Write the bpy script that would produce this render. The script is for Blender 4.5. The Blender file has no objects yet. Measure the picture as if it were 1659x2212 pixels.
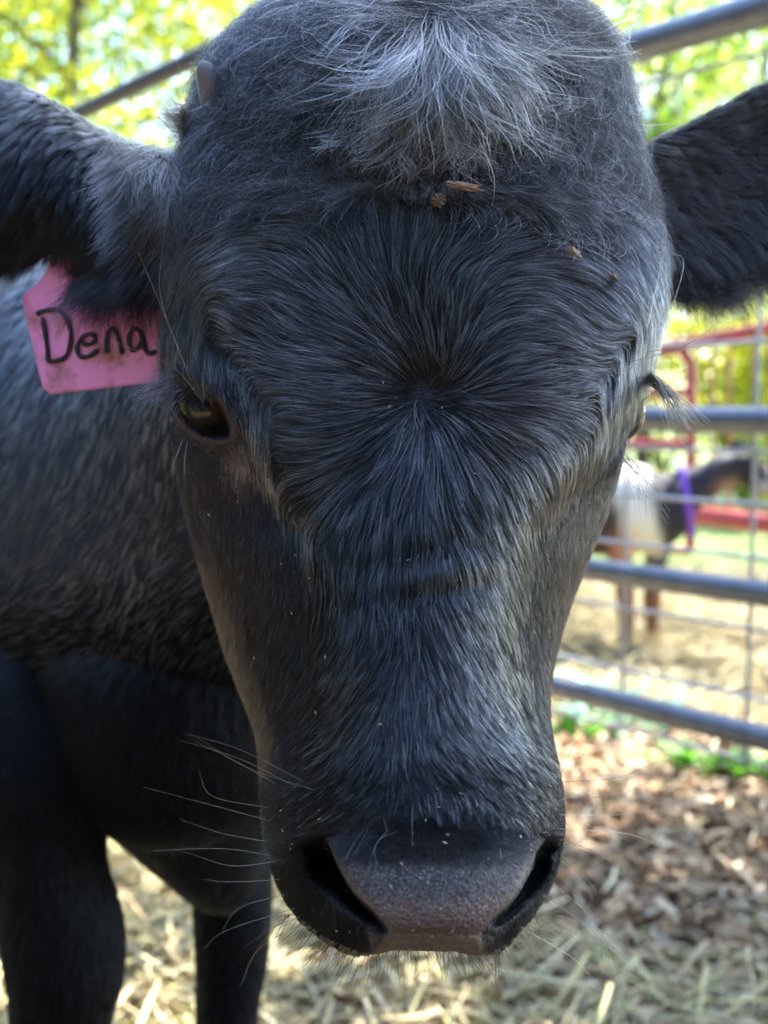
import bpy, math, random
import numpy as np
from mathutils import Vector, kdtree

rng = np.random.default_rng(7)
random.seed(7)
sc = bpy.context.scene
R_ = math.radians
COL = sc.collection

# ------------------------------------------------------------------ camera
CAMZ, PITCH, FPX, CX, CY = 0.85, R_(5.3), 2437.0, 829.5, 1106.0
cam_d = bpy.data.cameras.new("camera")
cam = bpy.data.objects.new("camera", cam_d); COL.objects.link(cam)
cam.location = (0, 0, CAMZ); cam.rotation_euler = (R_(90) - PITCH, 0, 0)
cam_d.sensor_fit = 'VERTICAL'; cam_d.sensor_height = 36.0
cam_d.lens = 36.0 * FPX / 2212.0
cam_d.clip_start = 0.02; cam_d.clip_end = 800
cam_d.dof.use_dof = True; cam_d.dof.focus_distance = 0.478; cam_d.dof.aperture_fstop = 7.6
sc.camera = cam
FW = np.array([0, math.cos(PITCH), -math.sin(PITCH)]); UP = np.array([0, math.sin(PITCH), math.cos(PITCH)])
RT = np.array([1.0, 0, 0]); CAMP = np.array([0, 0, CAMZ])

# ------------------------------------------------------------------ world, sun, exposure
DEN = True
SUN_EL, SUN_AZ = 52.0, 38.0          # azimuth clockwise from +Y (north), sun stands behind and right of the calf
w = bpy.data.worlds.new("World"); sc.world = w; w.use_nodes = True
nt = w.node_tree; bg = nt.nodes["Background"]
sky = nt.nodes.new("ShaderNodeTexSky"); sky.sky_type = 'NISHITA'; sky.sun_disc = False
sky.sun_elevation = R_(SUN_EL); sky.sun_rotation = R_(SUN_AZ); sky.air_density = 1.0; sky.dust_density = .8; sky.ozone_density = 1.3
nt.links.new(sky.outputs[0], bg.inputs[0]); bg.inputs[1].default_value = 0.132
sd = bpy.data.lights.new("sun", 'SUN'); sd.energy = 4.0; sd.angle = R_(0.6); sd.color = (1, .94, .84)
sun = bpy.data.objects.new("sun", sd); COL.objects.link(sun)
az, el = R_(SUN_AZ), R_(SUN_EL)
sdir = Vector((math.sin(az) * math.cos(el), math.cos(az) * math.cos(el), math.sin(el)))
sun.rotation_euler = sdir.to_track_quat('Z', 'Y').to_euler()
sc.view_settings.view_transform = 'Standard'; sc.view_settings.look = 'None'
sc.view_settings.exposure = 3.0; sc.view_settings.gamma = 1.0
sc.render.engine = 'CYCLES'
try:
    sc.cycles_curves.shape = 'RIBBONS'; sc.cycles_curves.subdivisions = 2
except Exception: pass
sc.cycles.use_denoising = DEN
sc.cycles.max_bounces = 8; sc.cycles.transparent_max_bounces = 8

# ------------------------------------------------------------------ helpers
def unp(px, py, d):
    px, py, d = np.broadcast_arrays(np.asarray(px, float), np.asarray(py, float), np.asarray(d, float))
    return CAMP + d[..., None] * (FW + ((px - CX) / FPX)[..., None] * RT + ((CY - py) / FPX)[..., None] * UP)
def proj(P):
    q = P - CAMP; d = q @ FW
    return CX + FPX * (q @ RT) / d, CY - FPX * (q @ UP) / d, d
def ground(px, py):
    r = FW + (px - CX) / FPX * RT + (CY - py) / FPX * UP
    return CAMP + r * (-CAMZ / r[2])
def sstep(a, b, x):
    t = np.clip((x - a) / (b - a), 0, 1); return t * t * (3 - 2 * t)
def sdf_poly(px, py, poly):
    p = np.array(poly, float); d = np.full(px.shape, 1e9); ins = np.zeros(px.shape, bool)
    for i in range(len(p)):
        a, b = p[i - 1], p[i]; e = b - a
        t = np.clip(((px - a[0]) * e[0] + (py - a[1]) * e[1]) / (e @ e + 1e-9), 0, 1)
        d = np.minimum(d, np.hypot(px - a[0] - t * e[0], py - a[1] - t * e[1]))
        c = ((a[1] > py) != (b[1] > py)) & (px < (b[0] - a[0]) * (py - a[1]) / (b[1] - a[1] + 1e-9) + a[0])
        ins ^= c
    return np.where(ins, -d, d)
def dist_line(px, py, pts):
    d = np.full(px.shape, 1e9); p = np.array(pts, float)
    for a, b in zip(p[:-1], p[1:]):
        e = b - a; t = np.clip(((px - a[0]) * e[0] + (py - a[1]) * e[1]) / (e @ e + 1e-9), 0, 1)
        d = np.minimum(d, np.hypot(px - a[0] - t * e[0], py - a[1] - t * e[1]))
    return d
_wv = [(rng.normal(size=2), rng.uniform(0, 6.28)) for _ in range(7)]
def wnoise(x, y, s, k=0):
    o = 0
    for i, (v, ph) in enumerate(_wv): o = o + np.sin((x * v[0] + y * v[1]) / s + ph + 1.7 * k * (i + 1))
    return o / 3.0
def crom(ctrl, n):
    c = np.array(ctrl, float); m = len(c)
    q = np.vstack([2 * c[0] - c[1], c, 2 * c[-1] - c[-2]])
    t = np.linspace(0, m - 1 - 1e-6, n); i = t.astype(int); f = (t - i)[:, None]
    a, b, d, e = q[i], q[i + 1], q[i + 2], q[i + 3]
    return .5 * (2 * b + (d - a) * f + (2 * a - 5 * b + 4 * d - e) * f ** 2 + (3 * b - a - 3 * d + e) * f ** 3)

def mesh_obj(name, V, F, mats=None, parent=None, smooth=True, colors=None, midx=None, origin=None):
    me = bpy.data.meshes.new(name)
    V = np.asarray(V, float)
    off = np.array(parent['_o']) if parent is not None and '_o' in parent else (np.array(origin) if origin is not None else np.zeros(3))
    me.from_pydata((V - off).tolist(), [], [tuple(map(int, f)) for f in F])
    if colors is not None:
        ca = me.color_attributes.new("tint", 'FLOAT_COLOR', 'POINT')
        c = np.ones((len(V), 4)); c[:, :3] = colors; ca.data.foreach_set("color", c.ravel())
    for m in (mats if isinstance(mats, (list, tuple)) else [mats]): me.materials.append(m)
    if midx is not None: me.polygons.foreach_set("material_index", midx)
    if smooth: me.polygons.foreach_set("use_smooth", [True] * len(me.polygons))
    me.update()
    o = bpy.data.objects.new(name, me); COL.objects.link(o)
    if parent is not None: o.parent = parent
    elif origin is not None: o.location = origin
    if parent is not None: o['_o'] = parent['_o']
    return o
def thing(name, label, cat, loc, group=None):
    o = bpy.data.objects.new(name, None); COL.objects.link(o); o.location = tuple(loc)
    o['_o'] = [float(x) for x in loc]; o['label'] = label; o['category'] = cat
    o.empty_display_size = .05
    if group: o['group'] = group
    return o
def tag(o, label=None, cat=None, group=None, kind=None):
    if label: o['label'] = label
    if cat: o['category'] = cat
    if group: o['group'] = group
    if kind: o['kind'] = kind
    return o

def grid_faces(nv, nu, base=0, closed=True, cap=True):
    i, j = np.meshgrid(np.arange(nv - 1), np.arange(nu if closed else nu - 1), indexing='ij')
    a = i * nu + j; b = i * nu + (j + 1) % nu; c = b + nu; d = a + nu
    F = np.stack([a, b, c, d], -1).reshape(-1, 4) + base
    F = F.tolist()
    if cap and closed:
        F.append(list(range(base, base + nu))[::-1]); F.append(list(range(base + (nv - 1) * nu, base + nv * nu)))
    return F
class MB:
    def __init__(s): s.V = []; s.F = []; s.C = []; s.n = 0
    def add(s, V, F, c=(1, 1, 1)):
        V = np.asarray(V, float); s.V.append(V)
        s.F += [[k + s.n for k in f] for f in F]
        s.C.append(np.broadcast_to(np.asarray(c, float), (len(V), 3))); s.n += len(V)
    def build(s, name, mat, parent=None, **k):
        return mesh_obj(name, np.vstack(s.V), s.F, mat, parent, colors=np.vstack(s.C), **k)
def tubeVF(pts, r, seg=12, up=(0, 0, 1)):
    p = np.asarray(pts, float); n = len(p); r = np.broadcast_to(np.asarray(r, float), (n,))
    t = np.gradient(p, axis=0); t /= np.linalg.norm(t, axis=1)[:, None] + 1e-12
    u = np.array(up, float)
    if abs(t[0] @ u) > .95: u = np.array([1.0, 0, 0])
    a = np.cross(t, u); a /= np.linalg.norm(a, axis=1)[:, None] + 1e-12; b = np.cross(a, t)
    th = np.linspace(0, 2 * np.pi, seg, endpoint=False)
    V = p[:, None] + r[:, None, None] * (np.cos(th)[None, :, None] * a[:, None] + np.sin(th)[None, :, None] * b[:, None])
    return V.reshape(-1, 3), grid_faces(n, seg)

# ------------------------------------------------------------------ materials
def mat(name):
    m = bpy.data.materials.new(name); m.use_nodes = True
    return m, m.node_tree, m.node_tree.nodes["Principled BSDF"]
def simple(name, col, rough=.6, metal=0, noise=0, nscale=20, bump=0, spec=.5, col2=None):
    m, t, b = mat(name)
    b.inputs["Base Color"].default_value = (*col, 1); b.inputs["Roughness"].default_value = rough
    b.inputs["Metallic"].default_value = metal; b.inputs["Specular IOR Level"].default_value = spec
    if noise or bump:
        tc = t.nodes.new("ShaderNodeTexCoord"); n = t.nodes.new("ShaderNodeTexNoise"); n.inputs["Scale"].default_value = nscale
        n.inputs["Detail"].default_value = 6; t.links.new(tc.outputs["Object"], n.inputs["Vector"])
        if noise:
            r = t.nodes.new("ShaderNodeValToRGB"); c2 = col2 or tuple(c * (1 - noise) for c in col)
            r.color_ramp.elements[0].color = (*c2, 1); r.color_ramp.elements[1].color = (*col, 1)
            r.color_ramp.elements[0].position = .35; r.color_ramp.elements[1].position = .65
            t.links.new(n.outputs["Fac"], r.inputs["Fac"]); t.links.new(r.outputs[0], b.inputs["Base Color"])
        if bump:
            bp = t.nodes.new("ShaderNodeBump"); bp.inputs["Strength"].default_value = bump; bp.inputs["Distance"].default_value = .002
            t.links.new(n.outputs["Fac"], bp.inputs["Height"]); t.links.new(bp.outputs[0], b.inputs["Normal"])
    return m
def tinted(name, rough=.7, trans=0, bump=0, bscale=300, spec=.4, hsv=0):
    m, t, b = mat(name)
    a = t.nodes.new("ShaderNodeAttribute"); a.attribute_name = "tint"
    t.links.new(a.outputs["Color"], b.inputs["Base Color"]); b.inputs["Roughness"].default_value = rough
    b.inputs["Specular IOR Level"].default_value = spec
    if bump:
        tc = t.nodes.new("ShaderNodeTexCoord"); n = t.nodes.new("ShaderNodeTexVoronoi"); n.inputs["Scale"].default_value = bscale
        t.links.new(tc.outputs["Object"], n.inputs["Vector"])
        bp = t.nodes.new("ShaderNodeBump"); bp.inputs["Strength"].default_value = bump; bp.inputs["Distance"].default_value = .0012
        t.links.new(n.outputs["Distance"], bp.inputs["Height"]); t.links.new(bp.outputs[0], b.inputs["Normal"])
    if trans:
        tr = t.nodes.new("ShaderNodeBsdfTranslucent"); t.links.new(a.outputs["Color"], tr.inputs["Color"])
        mx = t.nodes.new("ShaderNodeMixShader"); mx.inputs[0].default_value = trans
        t.links.new(b.outputs[0], mx.inputs[1]); t.links.new(tr.outputs[0], mx.inputs[2])
        t.links.new(mx.outputs[0], t.nodes["Material Output"].inputs["Surface"])
    return m
def hairmat(name, rough=.28, rad=.35, coat=0, ior=1.5):
    m = bpy.data.materials.new(name); m.use_nodes = True; t = m.node_tree; t.nodes.clear()
    o = t.nodes.new("ShaderNodeOutputMaterial"); h = t.nodes.new("ShaderNodeBsdfHairPrincipled")
    h.model = 'CHIANG'; h.parametrization = 'COLOR'
    a = t.nodes.new("ShaderNodeAttribute"); a.attribute_name = "tint"
    t.links.new(a.outputs["Color"], h.inputs["Color"])
    h.inputs["Roughness"].default_value = rough; h.inputs["Radial Roughness"].default_value = rad
    h.inputs["Coat"].default_value = coat; h.inputs["IOR"].default_value = ior
    t.links.new(h.outputs[0], o.inputs["Surface"])
    return m
M_skin = tinted("hide_skin", .62, bump=.9, bscale=650, spec=.35)
M_hair = hairmat("calf_hair", .2, .35, ior=1.42); M_short = hairmat("short_hair", .42, .5, ior=1.38); M_body = hairmat("body_hair", .4, .5, ior=1.4); M_tuft = hairmat("forelock_hair", .3, .5)

# ------------------------------------------------------------------ surfaces and fur
class Surf:
    def __init__(s, P, closed=True):
        s.P = P; s.nv, s.nu = P.shape[:2]
        dv = np.gradient(P, axis=0); du = (np.roll(P, -1, 1) - np.roll(P, 1, 1)) / 2
        s.dv, s.du = dv, du
        N = np.cross(du, dv); s.area = np.linalg.norm(N, axis=2)
        N = N / (s.area[..., None] + 1e-12)
        c = P.mean(axis=1, keepdims=True)
        if np.sum(s.area * np.sum(N * (P - c), 2)) < 0: N = -N
        s.N = N
    def samp(s, A, v, u):
        v = np.clip(v, 0, s.nv - 1.001); i = v.astype(int); f = (v - i)[:, None]
        u = u % s.nu; j = u.astype(int) % s.nu; g = (u - np.floor(u))[:, None]; k = (j + 1) % s.nu
        return (A[i, j] * (1 - g) + A[i, k] * g) * (1 - f) + (A[i + 1, j] * (1 - g) + A[i + 1, k] * g) * f
def hair_obj(name, pts, rad, tint, m, parent):
    """pts (n,k,3), rad (n,k), tint (n,3)"""
    n, k = pts.shape[:2]
    hc = bpy.data.hair_curves.new(name); hc.add_curves([k] * n)
    off = np.array(parent['_o'])
    hc.attributes['position'].data.foreach_set('vector', (pts - off).astype(np.float32).ravel())
    ra = hc.attributes.get('radius') or hc.attributes.new('radius', 'FLOAT', 'POINT')
    ra.data.foreach_set('value', rad.astype(np.float32).ravel())
    ta = hc.attributes.new('tint', 'FLOAT_COLOR', 'CURVE')
    c = np.ones((n, 4), np.float32); c[:, :3] = tint; ta.data.foreach_set('color', c.ravel())
    hc.materials.append(m)
    o = bpy.data.objects.new(name, hc); COL.objects.link(o); o.parent = parent; o['_o'] = parent['_o']
    return o
def nearest(seedsP, P):
    kd = kdtree.KDTree(len(seedsP))
    for i, p in enumerate(seedsP.tolist()): kd.insert(p, i)
    kd.balance(); f = kd.find
    return np.fromiter((f(p)[1] for p in P.tolist()), int, len(P))
def field(ctrl, sharp=3.0):
    c = np.array(ctrl, float); d = c[:, 2:4] / np.linalg.norm(c[:, 2:4], axis=1)[:, None]
    def f(px, py):
        r2 = (px[:, None] - c[:, 0]) ** 2 + (py[:, None] - c[:, 1]) ** 2 + 400
        wgt = r2 ** (-sharp / 2 * 1.2); o = wgt @ d
        return o / (np.linalg.norm(o, axis=1)[:, None] + 1e-9)
    return f
def fur(surf, n, weight, fld, length, tint, lift=.22, k=6, radius=.00007, clump=.75, cl=14, curl=.0, frizz=.05, wob=.25, back=-.35, wobs=60, stiff=0, grav=0, tv=1.0):
    cell_c = surf.P; q = cell_c - CAMP; vd = -np.sum(surf.N * q, 2) / np.linalg.norm(q, axis=2)
    px, py, _ = proj(surf.P.reshape(-1, 3)); px = px.reshape(surf.nv, surf.nu); py = py.reshape(px.shape)
    W = surf.area * np.where(vd > back, 1, 0.0) * np.maximum(weight(px, py, surf.P, surf.N), 0); W[-1] = 0
    W = W.ravel(); W /= W.sum(); cum = np.cumsum(W)
    idx = np.minimum(np.searchsorted(cum, rng.random(n)), len(W) - 1)
    v = (idx // surf.nu) + rng.random(n); u = (idx % surf.nu) + rng.random(n)
    P0 = surf.samp(surf.P, v, u); rx, ry, _ = proj(P0)
    L = length(rx, ry, P0) * rng.uniform(.65, 1.15, n)
    pts = np.zeros((n, k, 3)); cv, cu = v.copy(), u.copy()
    ang = wob * wnoise(rx, ry, wobs) + .5 * wob * wnoise(rx, ry, wobs * .3, 3) + rng.normal(0, frizz, n)
    curv = rng.normal(0, curl, n) + curl * wnoise(rx, ry, 25, 5)
    for s in range(k):
        P = surf.samp(surf.P, cv, cu); N = surf.samp(surf.N, cv, cu); t = s / (k - 1)
        N /= np.linalg.norm(N, axis=1)[:, None] + 1e-9
        pts[:, s] = P + N * (L * lift * t * (1.7 - .75 * t) - .0006 * (1 - t))[:, None]
        if s == k - 1: break
        x, y, _ = proj(P); D = fld(x, y); a = ang + curv * t
        ca, sa = np.cos(a), np.sin(a); D = np.stack([D[:, 0] * ca - D[:, 1] * sa, D[:, 0] * sa + D[:, 1] * ca], 1)
        W3 = D[:, :1] * RT - D[:, 1:] * UP
        W3 = W3 - N * np.sum(W3 * N, 1)[:, None]; W3 /= np.linalg.norm(W3, axis=1)[:, None] + 1e-6
        Tv = surf.samp(surf.dv, cv, cu); Tu = surf.samp(surf.du, cv, cu)
        a11 = np.sum(Tv * Tv, 1) + 1e-12; a22 = np.sum(Tu * Tu, 1) + 1e-12; a12 = np.sum(Tv * Tu, 1)
        b1 = np.sum(Tv * W3, 1); b2 = np.sum(Tu * W3, 1); det = np.maximum(a11 * a22 - a12 ** 2, 1e-3 * a11 * a22)
        st = L / (k - 1); dvv = (b1 * a22 - b2 * a12) / det * st; duu = (b2 * a11 - b1 * a12) / det * st
        cv = cv + np.clip(dvv, -12, 12); cu = cu + np.clip(duu, -12, 12)
    if stiff:
        d0 = pts[:, 1] - pts[:, 0]; d0 /= np.linalg.norm(d0, axis=1)[:, None] + 1e-9
        tl = np.linspace(0, 1, k)[None, :, None]; LL = L[:, None, None]
        st_ = pts[:, :1] + d0[:, None] * LL * tl + np.array([0, 0, -1.0]) * LL * grav * tl ** 2
        pts = pts * (1 - stiff * tl) + st_ * stiff * tl
    if cl > 1:
        ns = max(n // cl, 1); near = nearest(P0[:ns], P0); G = pts[near]
        tt = np.linspace(0, 1, k)[None, :, None]
        cs = (clump * rng.uniform(.5, 1.1, n))[:, None, None].clip(0, .97)
        # do not drag a hair along more than its length: guide point is re-based on the hair's own offset
        pts = pts * (1 - cs * tt ** 1.2) + G * (cs * tt ** 1.2)
        pts[:, 1:] += (rng.normal(0, 1, (n, 1, 3)) * (L * frizz * .5)[:, None, None]) * tt[:, 1:]
    prof = np.array([1, 1, .92, .8, .6, .25]) if k == 6 else np.interp(np.linspace(0, 1, k), [0, .5, 1], [1, .9, .25])
    rad = radius * prof[None] * rng.uniform(.7, 1.25, n)[:, None]
    tn = tint(rx, ry, n)
    if cl > 1: tn = tn * (1 - tv + tv * (.3 + 1.6 * rng.random(ns) ** 1.5))[near][:, None]
    return pts, rad, tn

# ------------------------------------------------------------------ calf: head surface
#        t    py    L     R     C    F     A    k(ellipse share) n   B
HT = np.array([
    [-45, -28, 800, 1000, 905, .575, .010, .9, 2, .010],
    [-35, -24, 740, 1080, 905, .560, .018, .9, 2, .02],
    [-15, -10, 680, 1150, 905, .543, .030, .9, 2, .03],
    [10,   10, 628, 1210, 905, .528, .045, .8, 2, .05],
    [60,   60, 555, 1275, 905, .512, .055, .7, 2.2, .06],
    [120, 120, 490, 1318, 905, .503, .062, .6, 2.4, .07],
    [200, 200, 445, 1338, 905, .498, .065, .6, 2.4, .08],
    [300, 300, 428, 1348, 905, .493, .067, .55, 2.4, .09],
    [400, 400, 402, 1372, 905, .488, .068, .55, 2.4, .09],
    [500, 500, 388, 1400, 905, .483, .070, .55, 2.4, .09],
    [600, 600, 384, 1418, 908, .478, .072, .55, 2.4, .09],
    [700, 700, 374, 1412, 910, .474, .076, .55, 2.4, .09],
    [780, 780, 368, 1392, 912, .470, .080, .5, 2.3, .09],
    [860, 860, 366, 1378, 912, .466, .084, .5, 2.3, .09],
    [940, 940, 370, 1350, 912, .462, .090, .5, 2.3, .09],
    [1020, 1020, 382, 1338, 910, .458, .098, .5, 2.3, .09],
    [1100, 1100, 400, 1315, 908, .454, .105, .45, 2.3, .09],
    [1200, 1200, 425, 1272, 905, .450, .110, .45, 2.3, .08],
    [1300, 1300, 456, 1232, 905, .446, .110, .45, 2.3, .08],
    [1400, 1400, 486, 1200, 908, .441, .105, .45, 2.3, .07],
    [1480, 1480, 515, 1184, 912, .437, .098, .5, 2.3, .07],
    [1560, 1560, 550, 1182, 915, .432, .088, .5, 2.3, .06],
    [1620, 1620, 563, 1194, 920, .428, .080, .55, 2.4, .06],
    [1700, 1700, 566, 1212, 925, .422, .072, .6, 2.5, .05],
    [1780, 1780, 570, 1216, 930, .416, .066, .6, 2.6, .05],
    [1850, 1850, 582, 1210, 935, .411, .062, .6, 2.6, .05],
    [1900, 1900, 596, 1195, 935, .408, .058, .6, 2.6, .05],
    [1950, 1950, 622, 1168, 935, .406, .052, .6, 2.6, .05],
    [1990, 1990, 650, 1140, 935, .406, .047, .6, 2.6, .05],
    [2025, 2025, 694, 1108, 930, .409, .040, .6, 2.6, .05],
    [2050, 2048, 740, 1080, 925, .415, .032, .7, 2.4, .05],
    [2064, 2058, 772, 1062, 920, .424, .022, .8, 2.2, .05],
    [2078, 2062, 800, 1045, 920, .434, .016, .9, 2, .04],
    [2092, 2060, 840, 1000, 920, .448, .010, .9, 2, .03]])
NV, NUF, NUB = 620, 340, 60
# more rows near both ends, where the outline turns quickly
tt = np.linspace(0, 1, NV); tr = HT[0, 0] + (HT[-1, 0] - HT[0, 0]) * (tt - .06 * np.sin(2 * np.pi * tt) / 1.0)
cols = []
for c in range(1, 10):
    v = np.interp(tr, HT[:, 0], HT[:, c]); kk = np.exp(-.5 * (np.arange(-24, 25) / 7.0) ** 2); kk /= kk.sum()
    vp = np.concatenate([2 * v[0] - v[24:0:-1], v, 2 * v[-1] - v[-2:-26:-1]]); cols.append(np.convolve(vp, kk, 'valid'))
hpy, hL, hR, hC, hF, hA, hK, hN, hB = [c[:, None] for c in cols]
th = np.linspace(-1, 1, NUF); s = (.55 * np.sin(th * np.pi / 2) + .45 * th)[None]
half = np.where(s < 0, hC - hL, hR - hC); fx = hC + s * half; fy = hpy + 0 * s
a = np.abs(s); g = hK * (1 - np.sqrt(np.clip(1 - a ** hN, 0, 1))) + (1 - hK) * a ** 2.15
fd = hF + hA * g
# brow and nasal bridge stand proud of the eye hollows and cheeks
BROW = [(200, -400), (1600, -400), (1600, 740), (1400, 770), (1350, 880), (1280, 980), (1190, 1075), (1130, 1150), (1112, 1300), (1120, 1480),
        (1150, 1640), (690, 1640), (700, 1480), (690, 1300), (665, 1150), (602, 1055), (545, 965), (497, 885), (445, 815), (400, 780), (200, 770)]
sdb = sdf_poly(fx, fy, BROW)
fade = sstep(740, 860, fy) * (1 - .8 * sstep(1060, 1260, fy)) * (1 - sstep(1380, 1620, fy))
fd = fd + .012 * fade * sstep(-26, 30, sdb) * (1 - .7 * sstep(1120, 1260, fx) * sstep(1080, 980, fy))
fd -= .006 * np.exp(-((fx - 470) / 110) ** 2 - ((fy - 640) / 130) ** 2)          # temple bumps
fd -= .003 * np.exp(-((fx - 1330) / 110) ** 2 - ((fy - 640) / 150) ** 2)
fd -= .007 * np.exp(-((fx - 640) / 150) ** 2 - ((fy - 860) / 200) ** 2)
fd -= .006 * np.exp(-((fx - 1180) / 140) ** 2 - ((fy - 860) / 180) ** 2)
fd += .004 * np.exp(-((fx - 912) / 60) ** 2 - ((fy - 850) / 70) ** 2)            # whorl hollow
fd -= .008 * np.exp(-((fx - 930) / 200) ** 2 - ((fy - 180) / 140) ** 2)          # poll under the forelock
fd += .0016 * np.sin((fy + .25 * (fx - 900)) / 17) * np.exp(-((fx - 930) / 110) ** 2 - ((fy - 1240) / 70) ** 2)   # wrinkles on the bridge
fd -= .004 * np.exp(-((fx - 690) / 80) ** 2 - ((fy - 1180) / 110) ** 2)
# eye
EYE = [(379, 846), (384, 886), (408, 920), (440, 941), (469, 948), (498, 945), (498, 918), (484, 884), (461, 849), (433, 826), (400, 818)]
sde = sdf_poly(fx, fy, EYE)
fd = fd + .030 * sstep(3, -9, sde) - .0045 * np.exp(-((sde - 8) / 14) ** 2) * (fx < 700)
# nostrils
NL = [(713, 1813), (727, 1852), (746, 1892), (776, 1937), (806, 1966), (838, 2004), (812, 2010), (768, 1994), (722, 1958), (686, 1915), (668, 1868), (678, 1832)]
NR = [(1172, 1814), (1152, 1839), (1146, 1870), (1119, 1926), (1094, 1960), (1062, 1993), (1080, 2006), (1120, 1982), (1162, 1938), (1190, 1890), (1198, 1850), (1188, 1820)]
RIML = [(709, 1806), (715, 1822), (727, 1852), (746, 1892), (776, 1937), (806, 1966), (832, 1996)]
RIMR = [(1176, 1806), (1171, 1818), (1153, 1839), (1147, 1870), (1120, 1926), (1094, 1960), (1066, 1990)]
def nostril(x, y, pd):   # 1 in the deepest part: steep at the rim of the pad, sloping away outwards
    wdt = 42 - 27 * sstep(1860, 1990, y); ds = np.minimum(dist_line(x, y, RIML), np.where(x > 900, dist_line(x, y, RIMR) * 1.25, 1e9))
    return np.exp(-(np.maximum(ds - 8, 0) / wdt) ** 2) * sstep(-1, 6, pd) * sstep(1796, 1836, y) * (1 - .9 * sstep(1965, 2015, y))
PAD = [(712, 1812), (790, 1775), (855, 1742), (890, 1736), (960, 1752), (1040, 1745), (1110, 1775), (1171, 1812), (1150, 1839), (1145, 1870), (1117, 1925),
       (1092, 1960), (1060, 1990), (1040, 2016), (1056, 2070), (790, 2070), (836, 2012), (834, 2000), (804, 1966), (774, 1936), (744, 1890), (726, 1850)]
sdp = sdf_poly(fx, fy, PAD)
NOS = nostril(fx, fy, sdp); fd = fd + .034 * NOS
PADOUT = .011 * sstep(-4, 30, sdp) * sstep(1800, 1880, fy)
# hollow of the nostril wing, rim of the pad
fd += PADOUT
fd += .006 * np.exp(-((fx - 690) / 50) ** 2 - ((fy - 1925) / 55) ** 2) + .006 * np.exp(-((fx - 1165) / 30) ** 2 - ((fy - 1925) / 50) ** 2)
fd -= .004 * sstep(3, -14, sdp) * sstep(1790, 1850, fy) - .0015 * np.exp(-((fy - 2018) / 7) ** 2) * sstep(0, -10, sdp)
LUMP = np.exp(-((fx - 800) / 24) ** 2 - ((fy - 2024) / 18) ** 2) + np.exp(-((fx - 1078) / 22) ** 2 - ((fy - 2022) / 18) ** 2)
fd -= .004 * LUMP
# upper lip line bends up in the middle
fy = fy - (30 * np.exp(-((fx - 912) / 80) ** 2) - 9) * sstep(2010, 2066, fy)
# back of the head
ph = np.linspace(np.pi / 2, 3 * np.pi / 2, NUB + 2)[1:-1]; sb = np.sin(ph)[None]
bx = hC + sb * np.where(sb < 0, hC - hL, hR - hC) * .985
bd = hF + hA + hB * np.abs(np.cos(ph))[None] ** .8 + .004
by = hpy + 0 * sb; by = by - (30 * np.exp(-((bx - 912) / 80) ** 2) - 9) * sstep(2010, 2066, by)
HP = unp(np.concatenate([fx, bx], 1), np.concatenate([fy, by], 1), np.concatenate([fd, bd], 1))
head = Surf(HP)

# ------------------------------------------------------------------ calf: lofted body, neck, legs and ears
def loft(ctrl, nv=60, nu=40, squash=None):
    """ctrl rows: px, py, d, r_side, r_vert (metres)."""
    c = crom(ctrl, nv); P = unp(c[:, 0], c[:, 1], c[:, 2]); t = np.gradient(P, axis=0); t /= np.linalg.norm(t, axis=1)[:, None]
    up = np.array([0, 0, 1.0]) if abs(t[:, 2]).mean() < .8 else np.array([0, 1.0, 0])
    a = np.cross(t, up); a /= np.linalg.norm(a, axis=1)[:, None]; b = np.cross(a, t)
    th = np.linspace(0, 2 * np.pi, nu, endpoint=False)
    S = P[:, None] + np.maximum(c[:, 3], .001)[:, None, None] * np.cos(th)[None, :, None] * a[:, None] + np.maximum(c[:, 4], .001)[:, None, None] * np.sin(th)[None, :, None] * b[:, None]
    return S
torsoP = loft([(720, 700, .63, .04, .05), (650, 760, .69, .06, .08), (560, 860, .78, .085, .125), (420, 1040, .90, .135, .19), (240, 1155, 1.04, .19, .26), (-80, 1185, 1.28, .235, .29),
               (-500, 1180, 1.75, .25, .29), (-850, 1120, 2.25, .23, .26), (-1000, 1090, 2.55, .16, .18), (-1050, 1080, 2.68, .04, .05)], 120, 72)
chestP = loft([(360, 1150, 1.0, .03, .03), (370, 1290, .965, .085, .08), (380, 1430, .925, .12, .11), (400, 1560, .91, .11, .115), (420, 1680, .93, .078, .09), (455, 1790, .95, .05, .07), (490, 1870, .97, .032, .05), (495, 1900, .98, .01, .02)], 60, 48)
legLP = loft([(110, 1370, 1.0, .04, .05), (100, 1500, .94, .078, .09), (95, 1660, .88, .062, .075), (100, 1800, .865, .045, .055), (110, 1900, .86, .0425, .046), (135, 2010, .86, .045, .046),
              (142, 2100, .86, .0435, .043), (132, 2220, .865, .036, .036), (132, 2450, .875, .026, .028), (132, 2750, .885, .025, .027), (132, 2950, .885, .033, .036), (132, 3060, .87, .036, .044), (132, 3130, .865, .04, .05)], 110, 44)
legRP = loft([(430, 1450, 1.02, .05, .06), (460, 1600, 1.02, .06, .07), (490, 1760, 1.01, .048, .055), (500, 1880, 1.005, .0365, .042), (502, 1980, 1.0, .034, .038), (500, 2080, 1.0, .031, .034),
              (490, 2200, 1.0, .0265, .03), (488, 2400, 1.01, .023, .026), (488, 2650, 1.01, .023, .026), (488, 2780, 1.01, .031, .034), (488, 2860, 1.0, .034, .042), (488, 2890, .995, .037, .047)], 100, 40)
hindA = loft([(-700, 1250, 2.15, .10, .12), (-690, 1500, 2.2, .08, .1), (-670, 1640, 2.25, .045, .05), (-690, 1740, 2.3, .035, .04), (-680, 1780, 2.3, .035, .04)], 50, 28)
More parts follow.
